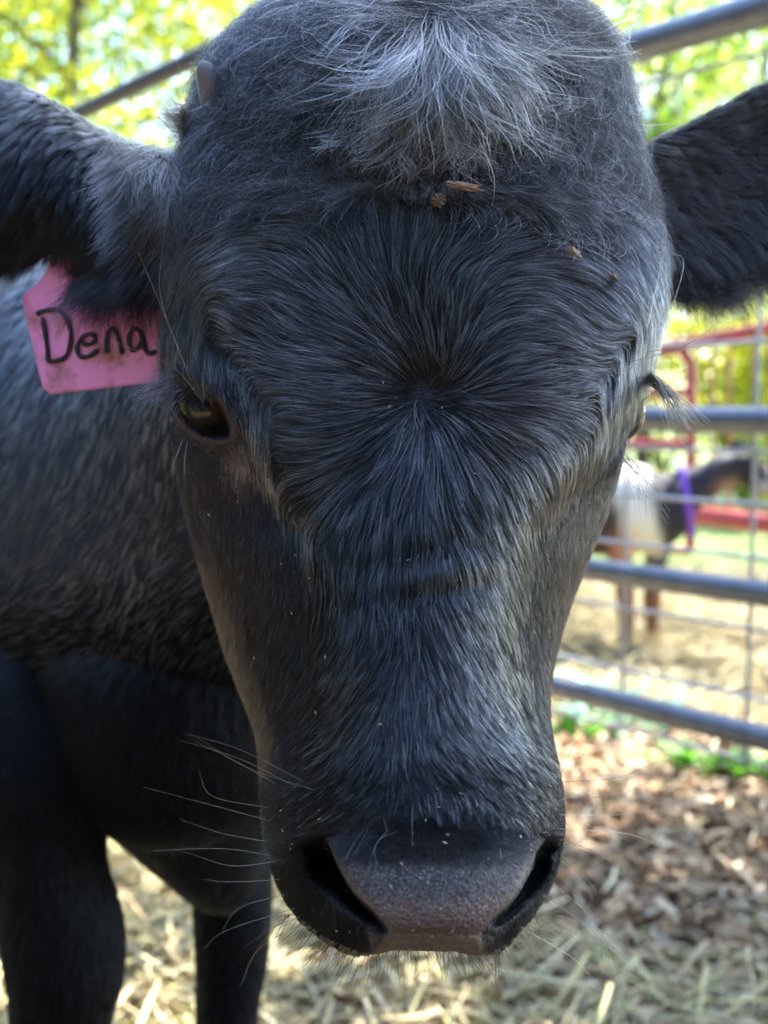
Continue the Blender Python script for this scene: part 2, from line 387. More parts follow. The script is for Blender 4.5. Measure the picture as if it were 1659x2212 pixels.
def ear(ctrl, fold):
    c = crom(ctrl, 90); th = np.linspace(0, 2 * np.pi, 56, endpoint=False); ct, st = np.cos(th)[None], np.sin(th)[None]
    px = c[:, 0:1] + 0 * ct; py = c[:, 1:2] + c[:, 3:4] * ct
    d = c[:, 2:3] + c[:, 4:5] * st + fold * (1 - ct ** 2) * (c[:, 3:4] / 190)
    return unp(px, py, d)
earLP = ear([(470, 455, .565, 60, .03), (400, 445, .57, 85, .028), (330, 440, .58, 108, .026), (220, 428, .59, 143, .02), (110, 380, .60, 165, .016), (0, 376, .61, 200, .013), (-130, 380, .625, 192, .011),
             (-260, 390, .64, 130, .008), (-350, 400, .645, 50, .004), (-370, 402, .645, 6, .001)], -.012)
earRP = ear([(1290, 430, .575, 50, .03), (1345, 430, .578, 75, .028), (1400, 445, .58, 130, .024), (1470, 445, .585, 165, .018), (1560, 420, .595, 188, .014), (1659, 375, .61, 195, .012), (1780, 330, .625, 170, .01),
             (1900, 280, .64, 105, .007), (1965, 255, .645, 40, .004), (1980, 250, .645, 6, .001)], .02)
BLK = np.array([.012, .011, .012])
def hcol():
    x, y, _ = proj(HP.reshape(-1, 3)); x0, y0 = x, y
    x = x0; y = y0; C = np.tile(BLK, (len(x), 1))
    front = (np.arange(HP.shape[1])[None] < NUF) & np.ones((NV, 1), bool); front = front.ravel()
    pd = sdf_poly(x, y, PAD); inside = sstep(4, -4, pd) * front
    n1 = .5 + .5 * wnoise(x, y, 9, 2); n2 = .5 + .5 * wnoise(x, y, 3.2, 4)
    gray = np.array([.075, .07, .072]); pink = np.array([.145, .103, .095]); tan = np.array([.17, .13, .10])
    pc = BLK + (gray - BLK) * sstep(1830, 1895, y)[:, None]
    lim = 1885 + 30 * np.exp(-((x - 930) / 150) ** 2) + 14 * n1
    pc = pc + (pink * (.75 + .5 * n2[:, None]) - pc) * sstep(0, 55, y - lim)[:, None]
    edge = np.exp(-(pd / 12) ** 2) * sstep(1815, 1850, y) * (1 - sstep(2000, 2015, y))
    pc = pc + (pink * 1.05 - pc) * (edge * .8)[:, None]
    pc = pc + (tan * (.8 + .4 * n2[:, None]) - pc) * sstep(2008, 2024, y)[:, None]
    C = C + (pc - C) * inside[:, None]
    lump = (np.exp(-((x - 800) / 30) ** 2 - ((y - 2028) / 22) ** 2) + np.exp(-((x - 1082) / 24) ** 2 - ((y - 2030) / 20) ** 2)) * front
    C = C + (pink * .8 - C) * np.clip(lump, 0, 1)[:, None]
    br = np.exp(-((x - 665) / 26) ** 2 - ((y - 1840) / 22) ** 2) * front; C = C + (np.array([.06, .032, .026]) - C) * br[:, None]
    ed = sdf_poly(x, y, EYE); C = C + (np.array([.05, .026, .026]) - C) * (np.exp(-((ed - 8) / 10) ** 2) * front * (x < 700))[:, None]
    pt = np.exp(-((x - 518) / 26) ** 2 - ((y - 1005) / 34) ** 2) * front; C = C + (np.array([.16, .085, .07]) - C) * (pt * .8)[:, None]
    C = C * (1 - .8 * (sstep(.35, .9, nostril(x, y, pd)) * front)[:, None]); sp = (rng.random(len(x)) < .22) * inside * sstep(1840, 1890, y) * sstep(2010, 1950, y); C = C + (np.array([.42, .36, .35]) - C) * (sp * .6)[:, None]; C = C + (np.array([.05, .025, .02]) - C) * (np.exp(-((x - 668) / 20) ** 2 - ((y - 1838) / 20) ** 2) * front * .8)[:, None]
    return C
feet = (unp(300, 2980, .93)[0], unp(300, 2980, .93)[1], 0.0)
calf = thing("calf", "young black calf with shaggy forelock looking straight down at camera", "calf", (-.22, 1.0, 0))
mb = MB()
mb.add(HP.reshape(-1, 3), grid_faces(*HP.shape[:2]), hcol())
bodyC = np.array([.006, .006, .008])
for S in (torsoP, chestP, legLP, legRP, hindA, earLP, earRP):
    S[..., 2] = np.maximum(S[..., 2], .004)
    sx, sy, _ = proj(S.reshape(-1, 3))
    mb.add(S.reshape(-1, 3), grid_faces(*S.shape[:2]), bodyC + (np.array([.035, .042, .055]) - bodyC) * sstep(1350, 1200, sy)[:, None] if S is torsoP else bodyC)  # upper torso skin paler, sky sheen put into its colour
nHF = len(grid_faces(*HP.shape[:2])); M_hide = tinted("body_hide", .8, spec=.1)
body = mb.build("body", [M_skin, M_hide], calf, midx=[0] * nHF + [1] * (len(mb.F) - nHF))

# ------------------------------------------------------------------ fur: growth directions read as (x, y, dx, dy)
W0 = (912, 852)
ctrl = []
for r in (45, 95, 150):
    for k in range(16):
        t = k * math.pi / 8; x, y = W0[0] + r * math.cos(t), W0[1] + r * math.sin(t); ctrl.append((x, y, math.cos(t), math.sin(t)))
ctrl += [(870, 640, -.2, -1), (915, 640, 0, -1), (960, 640, .2, -1), (870, 500, -.25, -1), (915, 500, 0, -1), (960, 500, .2, -1),
    (800, 640, -.5, -.85), (720, 640, -.85, -.6), (658, 608, -1, -.45), (760, 709, -.9, -.6), (790, 520, -.5, -.85), (700, 520, -.8, -.5), (600, 480, -1, -.2), (506, 456, -1, .0),
    (456, 532, -.95, .25), (400, 506, -.5, .85), (395, 590, -.2, 1), (481, 592, -.95, .15), (440, 615, -.7, .6), (425, 650, -.1, 1), (520, 680, -.9, -.25), (600, 720, -.9, -.4), (506, 720, -.8, -.35), (680, 760, -.9, -.4),
    (700, 850, -1, -.12), (620, 830, -1, -.2), (560, 780, -.9, -.3), (430, 720, .3, .95), (400, 760, .35, .9), (460, 790, .5, .85), (500, 850, .45, .9), (540, 910, .4, .9), (570, 970, .45, .9), (600, 1030, .5, .85), (520, 820, .4, .9), (570, 900, .35, .95),
    (700, 940, -1, .15), (650, 930, -1, -.05), (640, 990, -1, -.05), (700, 1020, -.95, .3), (660, 1060, -.95, .25), (780, 980, -.85, .5), (760, 1050, -.7, .7), (700, 1110, -.6, .8),
    (840, 1000, -.5, .85), (785, 1101, -.3, 1), (850, 1100, -.12, 1), (912, 1050, 0, 1), (954, 1080, .15, 1), (1039, 1080, .45, .9), (1123, 995, .75, .65), (1000, 980, .5, .85), (1100, 1070, .55, .85), (1150, 1060, .7, .7),
    (1123, 848, 1, .03), (1123, 932, .95, .3), (1198, 871, 1, .1), (1230, 920, .95, .25), (1200, 980, .8, .5), (1250, 850, 1, -.1), (1123, 760, 1, -.15), (1123, 680, .95, -.3), (1050, 720, .85, -.5), (1018, 566, .55, -.85), (1060, 480, .6, -.8),
    (1126, 530, .95, -.3), (1200, 600, 1, -.08), (1270, 512, 1, .05), (1200, 480, 1, -.1), (1330, 500, .95, .3), (1377, 548, .75, .65), (1395, 620, .4, .9), (1300, 620, .97, .2), (1350, 660, .9, .4), (1250, 700, 1, .08), (1320, 715, .9, -.25),
    (1380, 720, -.3, 1), (1341, 781, -.55, .85), (1300, 840, -.6, .8), (1370, 800, -.3, .95), (1330, 900, -.55, .85), (1280, 960, -.65, .75), (1290, 780, .95, -.3), (1240, 790, 1, -.12), (1230, 1010, -.65, .75),
    # poll
    (905, 380, 0, 1), (905, 200, 0, 1), (905, 40, 0, 1), (840, 100, -.5, .85), (840, 300, -.25, 1), (760, 80, -.8, .5), (705, 60, -.9, .4), (640, 110, -.95, .3), (586, 177, -1, .2), (527, 266, -1, .05), (470, 220, -1, .1), (750, 200, -.7, .7), (740, 320, -.6, .8),
    (660, 260, -.9, .4), (640, 340, -.95, .15), (740, 390, -.8, .3), (560, 350, -1, .05), (480, 350, -1, .25), (430, 320, -.8, .6), (420, 400, -.5, .85), (520, 400, -1, .0), (640, 410, -1, -.1), (540, 130, -.9, .3), (590, 60, -.8, .4),
    (980, 100, .3, .95), (1090, 120, .55, .85), (1180, 80, .8, .6), (1236, 177, .8, .6), (1300, 220, .8, .6), (1080, 260, .3, 1), (1180, 300, .5, .85), (1280, 350, .7, .7), (1330, 300, .8, .6), (1350, 420, .7, .7), (1180, 400, .7, .6), (1080, 380, .4, .8), (1270, 430, .9, .4), (980, 350, .1, 1),
    # cheeks
    (400, 960, .1, 1), (440, 1010, -.1, 1), (520, 1020, .1, 1), (580, 1110, .15, 1), (440, 1100, -.4, .9), (506, 1195, -.45, .9), (560, 1250, -.4, .9), (620, 1180, .1, 1), (650, 1180, .3, .95), (660, 1260, .1, 1), (640, 1330, -.35, .95), (520, 1350, -.5, .85), (602, 1420, -.6, .8), (560, 1500, -.5, .85), (700, 1230, -.1, 1),
    (1150, 1160, .2, 1), (1220, 1120, -.3, 1), (1280, 1060, -.4, .9), (1320, 980, -.3, 1), (1200, 1250, .1, 1), (1150, 1350, .2, 1), (1200, 1350, 0, 1), (1160, 1480, .2, 1),
    # bridge and muzzle
    (780, 1200, -.15, 1), (849, 1206, -.05, 1), (920, 1206, .02, 1), (1000, 1200, .25, 1), (1080, 1220, .4, .9), (760, 1330, -.15, 1), (860, 1350, -.05, 1), (960, 1350, .15, 1), (1060, 1350, .4, .9), (687, 1415, -.55, .85), (760, 1430, -.25, .97), (687, 1520, -.8, .6),
    (640, 1560, -.85, .5), (771, 1520, -.35, .93), (877, 1520, 0, 1), (982, 1520, .15, 1), (1088, 1500, .55, .83), (1151, 1563, .65, .75), (982, 1668, .18, 1), (877, 1668, -.05, 1), (771, 1647, -.5, .87), (1109, 1668, .5, .87), (660, 1640, -.9, .4), (600, 1600, -.7, .6),
    (600, 1700, -1, .2), (700, 1720, -.75, .6), (650, 1800, -.9, .4), (600, 1800, -.9, .4), (1180, 1680, .85, .5), (1150, 1750, .8, .55), (1200, 1760, .9, .3), (880, 1725, 0, 1), (960, 1730, .15, 1), (800, 1720, -.4, .9), (1060, 1730, .4, .9),
    (640, 1900, -.7, .7), (690, 1980, -.5, .85), (740, 1970, -.4, .9), (780, 2040, -.2, 1), (1180, 1900, .8, .5), (1140, 1980, .6, .8), (1100, 2030, .3, 1)]
fH = field(ctrl, 3.2)
def wH(px, py, P, N):
    w = np.ones(px.shape)
    ed = sdf_poly(px, py, EYE); pd = sdf_poly(px, py, PAD)
    w *= (1 - sstep(.55, .85, nostril(px, py, pd))) * np.where(px < 700, sstep(4, 13, ed + 10 * (py < 880) * (px > 400) * 0), 1) * sstep(-3, 3, pd)
    w *= 1 + .8 * sstep(1250, 1700, py)
    lump = np.exp(-((px - 800) / 26) ** 2 - ((py - 2028) / 20) ** 2) + np.exp(-((px - 1082) / 22) ** 2 - ((py - 2028) / 18) ** 2)
    return w * (1 - .9 * np.clip(lump, 0, 1))
def lH(px, py, P):
    l = np.interp(py, [0, 100, 300, 420, 560, 800, 1000, 1120, 1300, 1500, 1650, 1740, 1850, 2050], [.034, .034, .03, .026, .022, .019, .019, .017, .013, .0115, .0095, .006, .0055, .006])
    sb = sdf_poly(px, py, BROW); ch = sstep(-4, 30, sb) * sstep(740, 860, py)
    l = l * (1 - ch) + np.interp(py, [800, 1000, 1500, 1700], [.006, .0065, .008, .007]) * ch
    brl = np.exp(-((px - 500) / 60) ** 2 - ((py - 860) / 110) ** 2); l = l * (1 - .6 * brl); l = np.where(np.abs(sdf_poly(px, py, EYE)) < 26, np.minimum(l, .0035), l)
    near_pad = sdf_poly(px, py, PAD); l = np.where((near_pad < 25) & (py > 1780), .0028, l)
    wr = np.hypot(px - W0[0], py - W0[1]); return l * (.62 + .38 * sstep(30, 150, wr))
def tH(px, py, n):
    g = rng.random(n)[:, None]
    lt = (rng.random(n) < .10)[:, None]  # a few hairs tinted paler to paint highlight streaks
    c = np.where(lt, np.array([.085, .09, .105]), np.array([.0025, .0025, .0032])) * (.5 + 1.0 * g)
    poll = sstep(430, 200, py) * (.35 + .65 * sstep(620, 900, px))
    c = c + (np.where(lt, np.array([.15, .145, .14]), np.array([.006, .006, .006])) * (.4 + 1.1 * g) - c) * (poll * .8)[:, None]  # paler poll: sun-bleached colour and sky reflection both put in the tint
    rgt = sstep(1290, 1400, px) * sstep(900, 600, py) * .5; c = c + (np.array([.03, .027, .024]) - c) * rgt[:, None]
    brn = np.clip(np.exp(-((px - 480) / 110) ** 2 - ((py - 1080) / 240) ** 2), 0, 1) * .8; c = c + (np.array([.010, .0065, .006]) * (.5 + g) - c) * brn[:, None]
    offb = sstep(0, 14, sdf_poly(px, py, BROW))
    ch = offb * sstep(1130, 1250, px) * sstep(980, 1060, py) * (1 - sstep(1450, 1600, py)) * .75; c = c + (np.array([.020, .016, .013]) * (.5 + g) - c) * ch[:, None]
    eg = sstep(70, 0, px - np.interp(py, HT[:, 1][:30], HT[:, 2][:30])) * offb * sstep(1150, 1300, py) * (1 - sstep(1600, 1700, py)); c = c + (np.array([.06, .045, .03]) - c) * (eg * .8)[:, None]
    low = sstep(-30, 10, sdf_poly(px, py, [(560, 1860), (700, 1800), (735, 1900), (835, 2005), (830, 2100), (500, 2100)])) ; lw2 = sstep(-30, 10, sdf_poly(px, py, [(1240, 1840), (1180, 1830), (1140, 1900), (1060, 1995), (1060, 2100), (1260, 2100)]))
    c = c * (.3 + .7 * np.minimum(low, lw2))[:, None]  # nostril wings tinted darker, painting shade on their downward side
    pk = offb * np.exp(-((px - 518) / 24) ** 2 - ((py - 1000) / 36) ** 2) * (rng.random(n) < .8); c = c + (np.array([.30, .19, .16]) - c) * (pk * .8)[:, None]
    return c
def curl_poll(px, py): return 1
inb = lambda x, y: np.where(y < 1150, sstep(22, -6, sdf_poly(x, y, BROW)), sstep(55, -60, sdf_poly(x, y, BROW))) * sstep(1760, 1700, y) + sstep(1560, 1640, y) * sstep(1800, 1730, y) * sstep(620, 700, x) * sstep(1200, 1150, x)
topw = lambda x, y: (y > 380 - 60 * np.cos((x - 905) / 300))
fb_ = []
def tS(px, py, n):   # guard hairs tinted pale, painting silvery highlights onto the black coat
    c = np.array([.25, .27, .32]) * (.05 + 1.5 * rng.random(n)[:, None] ** 3.2)
    c = c * (.35 + .65 * sstep(5, -70, sdf_poly(px, py, BROW)) * (py < 1300) + .65 * (py >= 1300) * (.4 + .6 * np.exp(-((px - 905) / 150) ** 2)))[:, None]  # painted highlights strongest on the forehead and mid bridge
    return c + (np.array([.26, .25, .24]) * (.3 + rng.random(n)[:, None]) - c) * (sstep(430, 200, py))[:, None]
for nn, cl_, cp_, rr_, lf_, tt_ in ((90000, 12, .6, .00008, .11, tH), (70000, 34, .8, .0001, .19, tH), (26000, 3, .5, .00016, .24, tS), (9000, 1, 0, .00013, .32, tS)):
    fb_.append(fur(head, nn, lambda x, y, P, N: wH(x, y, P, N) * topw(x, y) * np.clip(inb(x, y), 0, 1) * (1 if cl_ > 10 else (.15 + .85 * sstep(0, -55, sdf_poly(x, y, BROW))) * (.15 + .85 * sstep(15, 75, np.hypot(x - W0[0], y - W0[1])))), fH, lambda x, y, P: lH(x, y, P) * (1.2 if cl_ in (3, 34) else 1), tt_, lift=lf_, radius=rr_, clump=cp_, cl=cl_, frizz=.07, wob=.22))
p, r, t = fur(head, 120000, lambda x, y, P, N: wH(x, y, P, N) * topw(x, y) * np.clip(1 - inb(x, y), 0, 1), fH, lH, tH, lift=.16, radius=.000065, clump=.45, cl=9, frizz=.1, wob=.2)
hair_obj("cheek_fur", p, r, t, M_short, calf)
def wv(x, y, P, N):
    pd_ = sdf_poly(x, y, PAD); return sstep(1, -4, pd_) * (sstep(1870, 1830, y) + .12 * sstep(1960, 1900, y)) * (y > 1700)
p, r, t = fur(head, 42000, wv, fH, lambda x, y, P: .0019 + 0 * x, lambda x, y, n: np.array([.03, .03, .034]) * rng.uniform(.2, 2.4, n)[:, None] * (.22 + sstep(1830, 1890, y))[:, None] + (rng.random(n) < .06)[:, None] * .15, lift=.5, k=4, radius=.00006, clump=.3, cl=6, frizz=.3, wob=.4)
hair_obj("nose_velvet", p, r, t, M_short, calf)
p, r, t = [np.concatenate([q_[i_] for q_ in fb_]) for i_ in range(3)]
hair_obj("face_fur", p, r, t, M_hair, calf)
p, r, t = fur(head, 46000, lambda x, y, P, N: wH(x, y, P, N) * (y < 460), fH, lambda x, y, P: .026 + 0 * x + .008 * rng.random(len(x)), tH, lift=.3, k=8, radius=.00008, clump=.8, cl=18, curl=1.5, frizz=.16, wob=.4)
q_ = [(p, r, t)] + [fur(head, nn, lambda x, y, P, N: wH(x, y, P, N) * (y < 470), fH, lambda x, y, P: .030 + 0 * x, lambda x, y, n: np.array([.17, .17, .18]) * (.06 + 1.6 * rng.random(n)[:, None] ** 3) * (.45 + .75 * sstep(560, 900, x))[:, None], lift=.34, k=8, radius=.00014, clump=.5, cl=cl_, curl=1.8, frizz=.14, wob=.65, wobs=45) for nn, cl_ in ((9000, 5), (5000, 1))]  # pale strands: bleached poll hair with painted highlight streaks
hair_obj("poll_fur", *[np.concatenate([b[i] for b in q_]) for i in range(3)], M_hair, calf)

# forelock: long wavy strands falling from the poll
def locks(n, roots, fall, length, tint, rad=.00016, k=12, wave=.004, clumps=60, lift=.008, conv=.95):
    """roots(n)->px,py ; hairs run down the head surface but stand off it"""
    x, y = roots(n)
    ci = rng.integers(0, clumps, n); cx, cy = roots(clumps); 
    x = cx[ci] + rng.normal(0, 9, n); y = cy[ci] + rng.normal(0, 12, n)
    L = length(x, y) * rng.uniform(.5, 1.1, n); dirc = fall(cx, cy) + rng.normal(0, .12, clumps); ang = dirc[ci] + rng.normal(0, .16, n)
    phs = rng.uniform(0, 6.28, clumps)[ci] + rng.normal(0, .6, n); wf = rng.uniform(5, 9, clumps)[ci]
    # head depth lookup on a px grid
    pts = np.zeros((n, k, 3)); cxp, cyp = x.copy(), y.copy(); curv = rng.normal(0, .9, clumps)[ci] + rng.normal(0, .45, n)
    for s_ in range(k):
        t = s_ / (k - 1); d = depth_at(cxp, cyp) - (lift * (np.sin(np.pi * min(t * .8 + .1, 1)) + .15)) * rng.uniform(.6, 1.3, n) * .0 - lift * np.sin(np.pi * min(t * .75 + .08, 1)) * (.4 + .9 * ((ci * 37 % 17) / 17))
        jx = wave * np.sin(phs + wf * t * 1.2) * FPX / .48 * t; 
        pts[:, s_] = unp(cxp + jx, cyp, d)
        st = L / (k - 1) * FPX / .485; a = ang + curv * t
        cxp = cxp + np.sin(a) * st; cyp = cyp + np.cos(a) * st
    tt = np.linspace(0, 1, k)[None, :, None]
    # converge each lock on its mean
    mean = np.zeros((clumps, k, 3)); cnt = np.bincount(ci, minlength=clumps).clip(1)
    for s_ in range(k):
        for c_ in range(3): mean[:, s_, c_] = np.bincount(ci, pts[:, s_, c_], minlength=clumps) / cnt
    cv = (conv * rng.uniform(.3, 1, n))[:, None, None] * tt ** .8
    pts = pts * (1 - cv) + mean[ci] * cv
    pts += np.cumsum(rng.normal(0, .0003, (n, k, 3)), 1)
    ctv = (.2 + 1.5 * rng.random(clumps))[ci][:, None]
    prof = np.interp(np.linspace(0, 1, k), [0, .6, 1], [1, .85, .25])
    return pts, rad * prof[None] * rng.uniform(.7, 1.3, n)[:, None], tint(n) * ctv
def _mkdepth():
    X, Y, D = fx.ravel(), fy.ravel(), fd.ravel(); G = np.full((460, 240), 9.0)
    ii = np.round((X - 300) / (1180 / 239)).astype(int); jj = np.round((Y + 60) / (2160 / 459)).astype(int)
    ok = (ii >= 0) & (ii < 240) & (jj >= 0) & (jj < 460); np.minimum.at(G, (jj[ok], ii[ok]), D[ok])
    for _ in range(60):
        m = G > 5
        if not m.any(): break
        H = np.pad(G, 1, mode='edge'); nb = np.minimum.reduce([H[:-2, 1:-1], H[2:, 1:-1], H[1:-1, :-2], H[1:-1, 2:]]); G = np.where(m & (nb < 5), nb + .0005, G)
    G[G > 5] = .56; return G
_G = _mkdepth()
def depth_at(x, y):
    i = np.clip((x - 300) / (1180 / 239), 0, 238.99); j = np.clip((y + 60) / (2160 / 459), 0, 458.99); a, b = i.astype(int), j.astype(int); f, g_ = i - a, j - b
    return (_G[b, a] * (1 - f) + _G[b, a + 1] * f) * (1 - g_) + (_G[b + 1, a] * (1 - f) + _G[b + 1, a + 1] * f) * g_
tuft_t = lambda n: np.array([.55, .535, .52]) * (.03 + 1.3 * rng.random(n)[:, None] ** 2.6)
fk = []
def addl(*a, **k_): fk.append(locks(*a, **k_))
for cn_, nn_, cv_ in ((26, 700, .95), (60, 650, .75), (200, 200, .4)):
    addl(nn_, lambda n: (rng.normal(955, 46, n), rng.uniform(0, 120, n)), lambda x, y: (x - 945) / 105.0 + rng.normal(0, .15, len(x)), lambda x, y: .068 + 0 * x, tuft_t, clumps=cn_, wave=.005, lift=.020, conv=cv_)
    addl(int(nn_ * .7), lambda n: (rng.normal(935, 85, n), rng.uniform(120, 290, n)), lambda x, y: (x - 920) / 180.0 + rng.normal(0, .2, len(x)), lambda x, y: .036 + 0 * x, tuft_t, clumps=cn_, wave=.005, lift=.014, conv=cv_)
    addl(int(nn_ * .6), lambda n: (rng.uniform(1020, 1290, n), rng.uniform(50, 330, n)), lambda x, y: .35 + (x - 1050) / 500.0 + rng.normal(0, .2, len(x)), lambda x, y: .034 + 0 * x, lambda n: tuft_t(n) * .6, clumps=cn_, wave=.003, lift=.009, conv=cv_)
    addl(int(nn_ * .45), lambda n: (rng.uniform(620, 860, n), rng.uniform(40, 280, n)), lambda x, y: -.9 + (x - 800) / 300.0 + rng.normal(0, .2, len(x)), lambda x, y: .032 + 0 * x, lambda n: tuft_t(n) * .45, clumps=cn_, wave=.003, lift=.008, conv=cv_)
hair_obj("forelock", np.concatenate([f[0] for f in fk]), np.concatenate([f[1] for f in fk]), np.concatenate([f[2] for f in fk]), M_tuft, calf)

# frizz at the outline of the poll and right brow
# body fur
fB = field([(0, 700, -.3, 1), (200, 900, -.5, .85), (330, 1000, -.4, .9), (100, 1100, -.6, .8), (300, 1200, -.4, .9), (380, 1250, -.7, .6), (100, 1400, -.8, .5), (300, 1500, -.3, .9), (100, 1700, 0, 1), (130, 2000, 0, 1), (500, 2000, 0, 1), (0, 1000, -.7, .7), (500, 1700, .2, 1)])
def tB(px, py, n):
    c = np.array([.20, .235, .295]) * rng.uniform(.7, 1.3, n)[:, None] * (1 + .25 * wnoise(px, py * .45, 22, 6))[:, None]  # blue-grey sky sheen put into the black coat's colour
    fold = np.exp(-(dist_line(px, py, [(385, 850), (330, 1000), (285, 1150), (270, 1290), (235, 1340)]) / 16) ** 2) + .7 * np.exp(-(dist_line(px, py, [(230, 900), (150, 1020), (120, 1150), (95, 1260)]) / 15) ** 2)  # pale bands paint light on the neck folds
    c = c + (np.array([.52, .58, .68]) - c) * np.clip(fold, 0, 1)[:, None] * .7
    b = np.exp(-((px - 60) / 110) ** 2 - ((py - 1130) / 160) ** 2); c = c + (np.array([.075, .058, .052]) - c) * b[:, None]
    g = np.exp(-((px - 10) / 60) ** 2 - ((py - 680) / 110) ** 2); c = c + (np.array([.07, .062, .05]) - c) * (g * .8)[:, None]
    dk = sstep(1250, 1500, py); c = c * (1 - .95 * dk[:, None]); return c  # chest and legs darkened in the tint, painting shade under the body
M_dull = hairmat("shaded_hair", .5, .6, ior=1.28)  # chest and leg shade put into a duller copy of the body hair
bits = []
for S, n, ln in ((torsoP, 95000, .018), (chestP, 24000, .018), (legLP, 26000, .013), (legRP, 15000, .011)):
    bits.append(fur(Surf(S), n, lambda x, y, P, N: 1 + 0 * x + 0, fB, lambda x, y, P, ln=ln: ln + 0 * x, (tB if S is torsoP else (lambda x, y, n: tB(x, y, n) * (.3 + .7 * sstep(1430, 1290, y))[:, None])), lift=.09, radius=.00024, clump=.12, cl=12, frizz=.1, wob=.22, back=-.2, wobs=160, tv=.3))  # chest and legs get further painted shade through a darker tint
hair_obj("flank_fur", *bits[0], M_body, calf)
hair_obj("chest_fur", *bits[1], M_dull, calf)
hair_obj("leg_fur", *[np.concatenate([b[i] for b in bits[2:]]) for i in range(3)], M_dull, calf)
# ears
fEL = field([(0, 200, -.8, .6), (0, 350, -.8, .6), (-100, 400, -.8, .5), (110, 230, -.6, .8), (200, 290, -.5, .85), (100, 400, -.45, .9), (200, 430, -.4, .9), (300, 400, -.3, .95), (380, 380, .4, .8), (330, 500, -.15, 1), (200, 560, -.35, .95), (60, 520, -.6, .8), (370, 550, 0, 1)])
def tEL(px, py, n):
    c = np.array([.008, .008, .010]) * rng.uniform(.6, 1.4, n)[:, None]; top = np.interp(px, [0, 130, 220, 330, 400], [160, 190, 260, 330, 350])
    e = sstep(170, 10, py - top) * sstep(-100, 60, px) * .75 ; return c + (np.array([.12, .115, .11]) * rng.uniform(.4, 1.4, n)[:, None] - c) * e[:, None]  # upper edge tinted paler, sheen put into the hair colour
p, r, t = fur(Surf(earLP), 36000, lambda x, y, P, N: np.where(x > 405, .1, 1) + 0 * x, fEL, lambda x, y, P: np.interp(y, [200, 400, 560], [.026, .038, .052]) * np.interp(x, [0, 60, 120, 230, 290, 345], [.9, .5, .3, .4, .9, 1.1]) * (1 - .0 * sstep(300, 380, x)), tEL, lift=.28, k=8, radius=.00014, clump=.8, cl=20, curl=.5, frizz=.12, wob=.35, back=-.7, stiff=.8, grav=.25)
ef = hair_obj("ear_fur", p, r, t, M_hair, calf); tag(ef, "long dark hair hanging off the drooping ear with the tag")
fER = field([(1400, 350, .8, -.4), (1500, 300, .9, -.4), (1600, 250, .9, -.4), (1420, 450, .8, .3), (1500, 450, .9, 0), (1600, 400, .9, -.1), (1440, 580, .3, .9), (1550, 560, .35, .9), (1650, 520, .4, .9), (1750, 450, .5, .8)])
def tER(px, py, n):
    c = np.array([.005, .005, .006]) * rng.uniform(.5, 1.4, n)[:, None]; top = np.interp(px, [1370, 1450, 1560, 1659], [340, 270, 220, 165])  # tinted darker, standing in for an ear turned from the light
    e = sstep(110, 20, py - top) * (rng.random(n) < .10) * .8; return c + (np.array([.16, .115, .07]) - c) * e[:, None]
p, r, t = fur(Surf(earRP), 34000, lambda x, y, P, N: np.where(x < 1380, .2, 1) + 0 * x, fER, lambda x, y, P: np.interp(y, [200, 400, 520, 600], [.014, .018, .028, .036]), tER, lift=.15, k=7, radius=.00010, clump=.8, cl=18, curl=.3, frizz=.1, wob=.25, back=-.9, stiff=.7, grav=.2)
er = hair_obj("ear_fur", p, r, t, M_short, calf); tag(er, "near black hair on the ear with no tag")

# single long hairs: whiskers, lashes, lip hairs
def wisk(specs, k=10):
    P, Rr, T = [], [], []
    for (pts, d0, d1, rad, col) in specs:
        c = crom([(a, b, d0 + (d1 - d0) * i / (len(pts) - 1)) for i, (a, b) in enumerate(pts)], k)
        P.append(unp(c[:, 0], c[:, 1], c[:, 2])); Rr.append(rad * np.linspace(1, .3, k)); T.append(col)
    return np.array(P), np.array(Rr), np.array(T)
WH, DK, GY = (.42, .40, .37), (.02, .015, .012), (.12, .11, .10)
spec = []
HL_ = lambda y: float(np.interp(y, HT[:, 1][:30], HT[:, 2][:30])) + 14
HR_ = lambda y: float(np.interp(y, HT[:, 1][:30], HT[:, 3][:30])) - 10
for a, b, c in (((690, 1710), (540, 1660), (425, 1593)), ((640, 1700), (520, 1640), (385, 1597)), ((660, 1690), (520, 1620), (405, 1585)), ((600, 1695), (500, 1640), (420, 1600)), ((590, 1775), (480, 1745), (310, 1700)),
                ((560, 1850), (480, 1833), (330, 1838)), ((585, 1820), (480, 1800), (390, 1770)), ((560, 1860), (500, 1870), (400, 1840)), ((540, 1745), (460, 1720), (430, 1665)), ((580, 1960), (490, 2010), (440, 2050)), ((600, 1930), (520, 1960), (480, 2010)),
                ((570, 1900), (500, 1905), (440, 1900)), ((640, 1990), (560, 2050), (520, 2130)), ((690, 2040), (650, 2090), (610, 2110))):
    d = float(depth_at(np.array([max(a[0], HL_(a[1]))]), np.array([a[1]]))[0]); spec.append(([(max(a[0], HL_(a[1])), a[1]), b, c], d + .001, d + .012, .0001, GY))
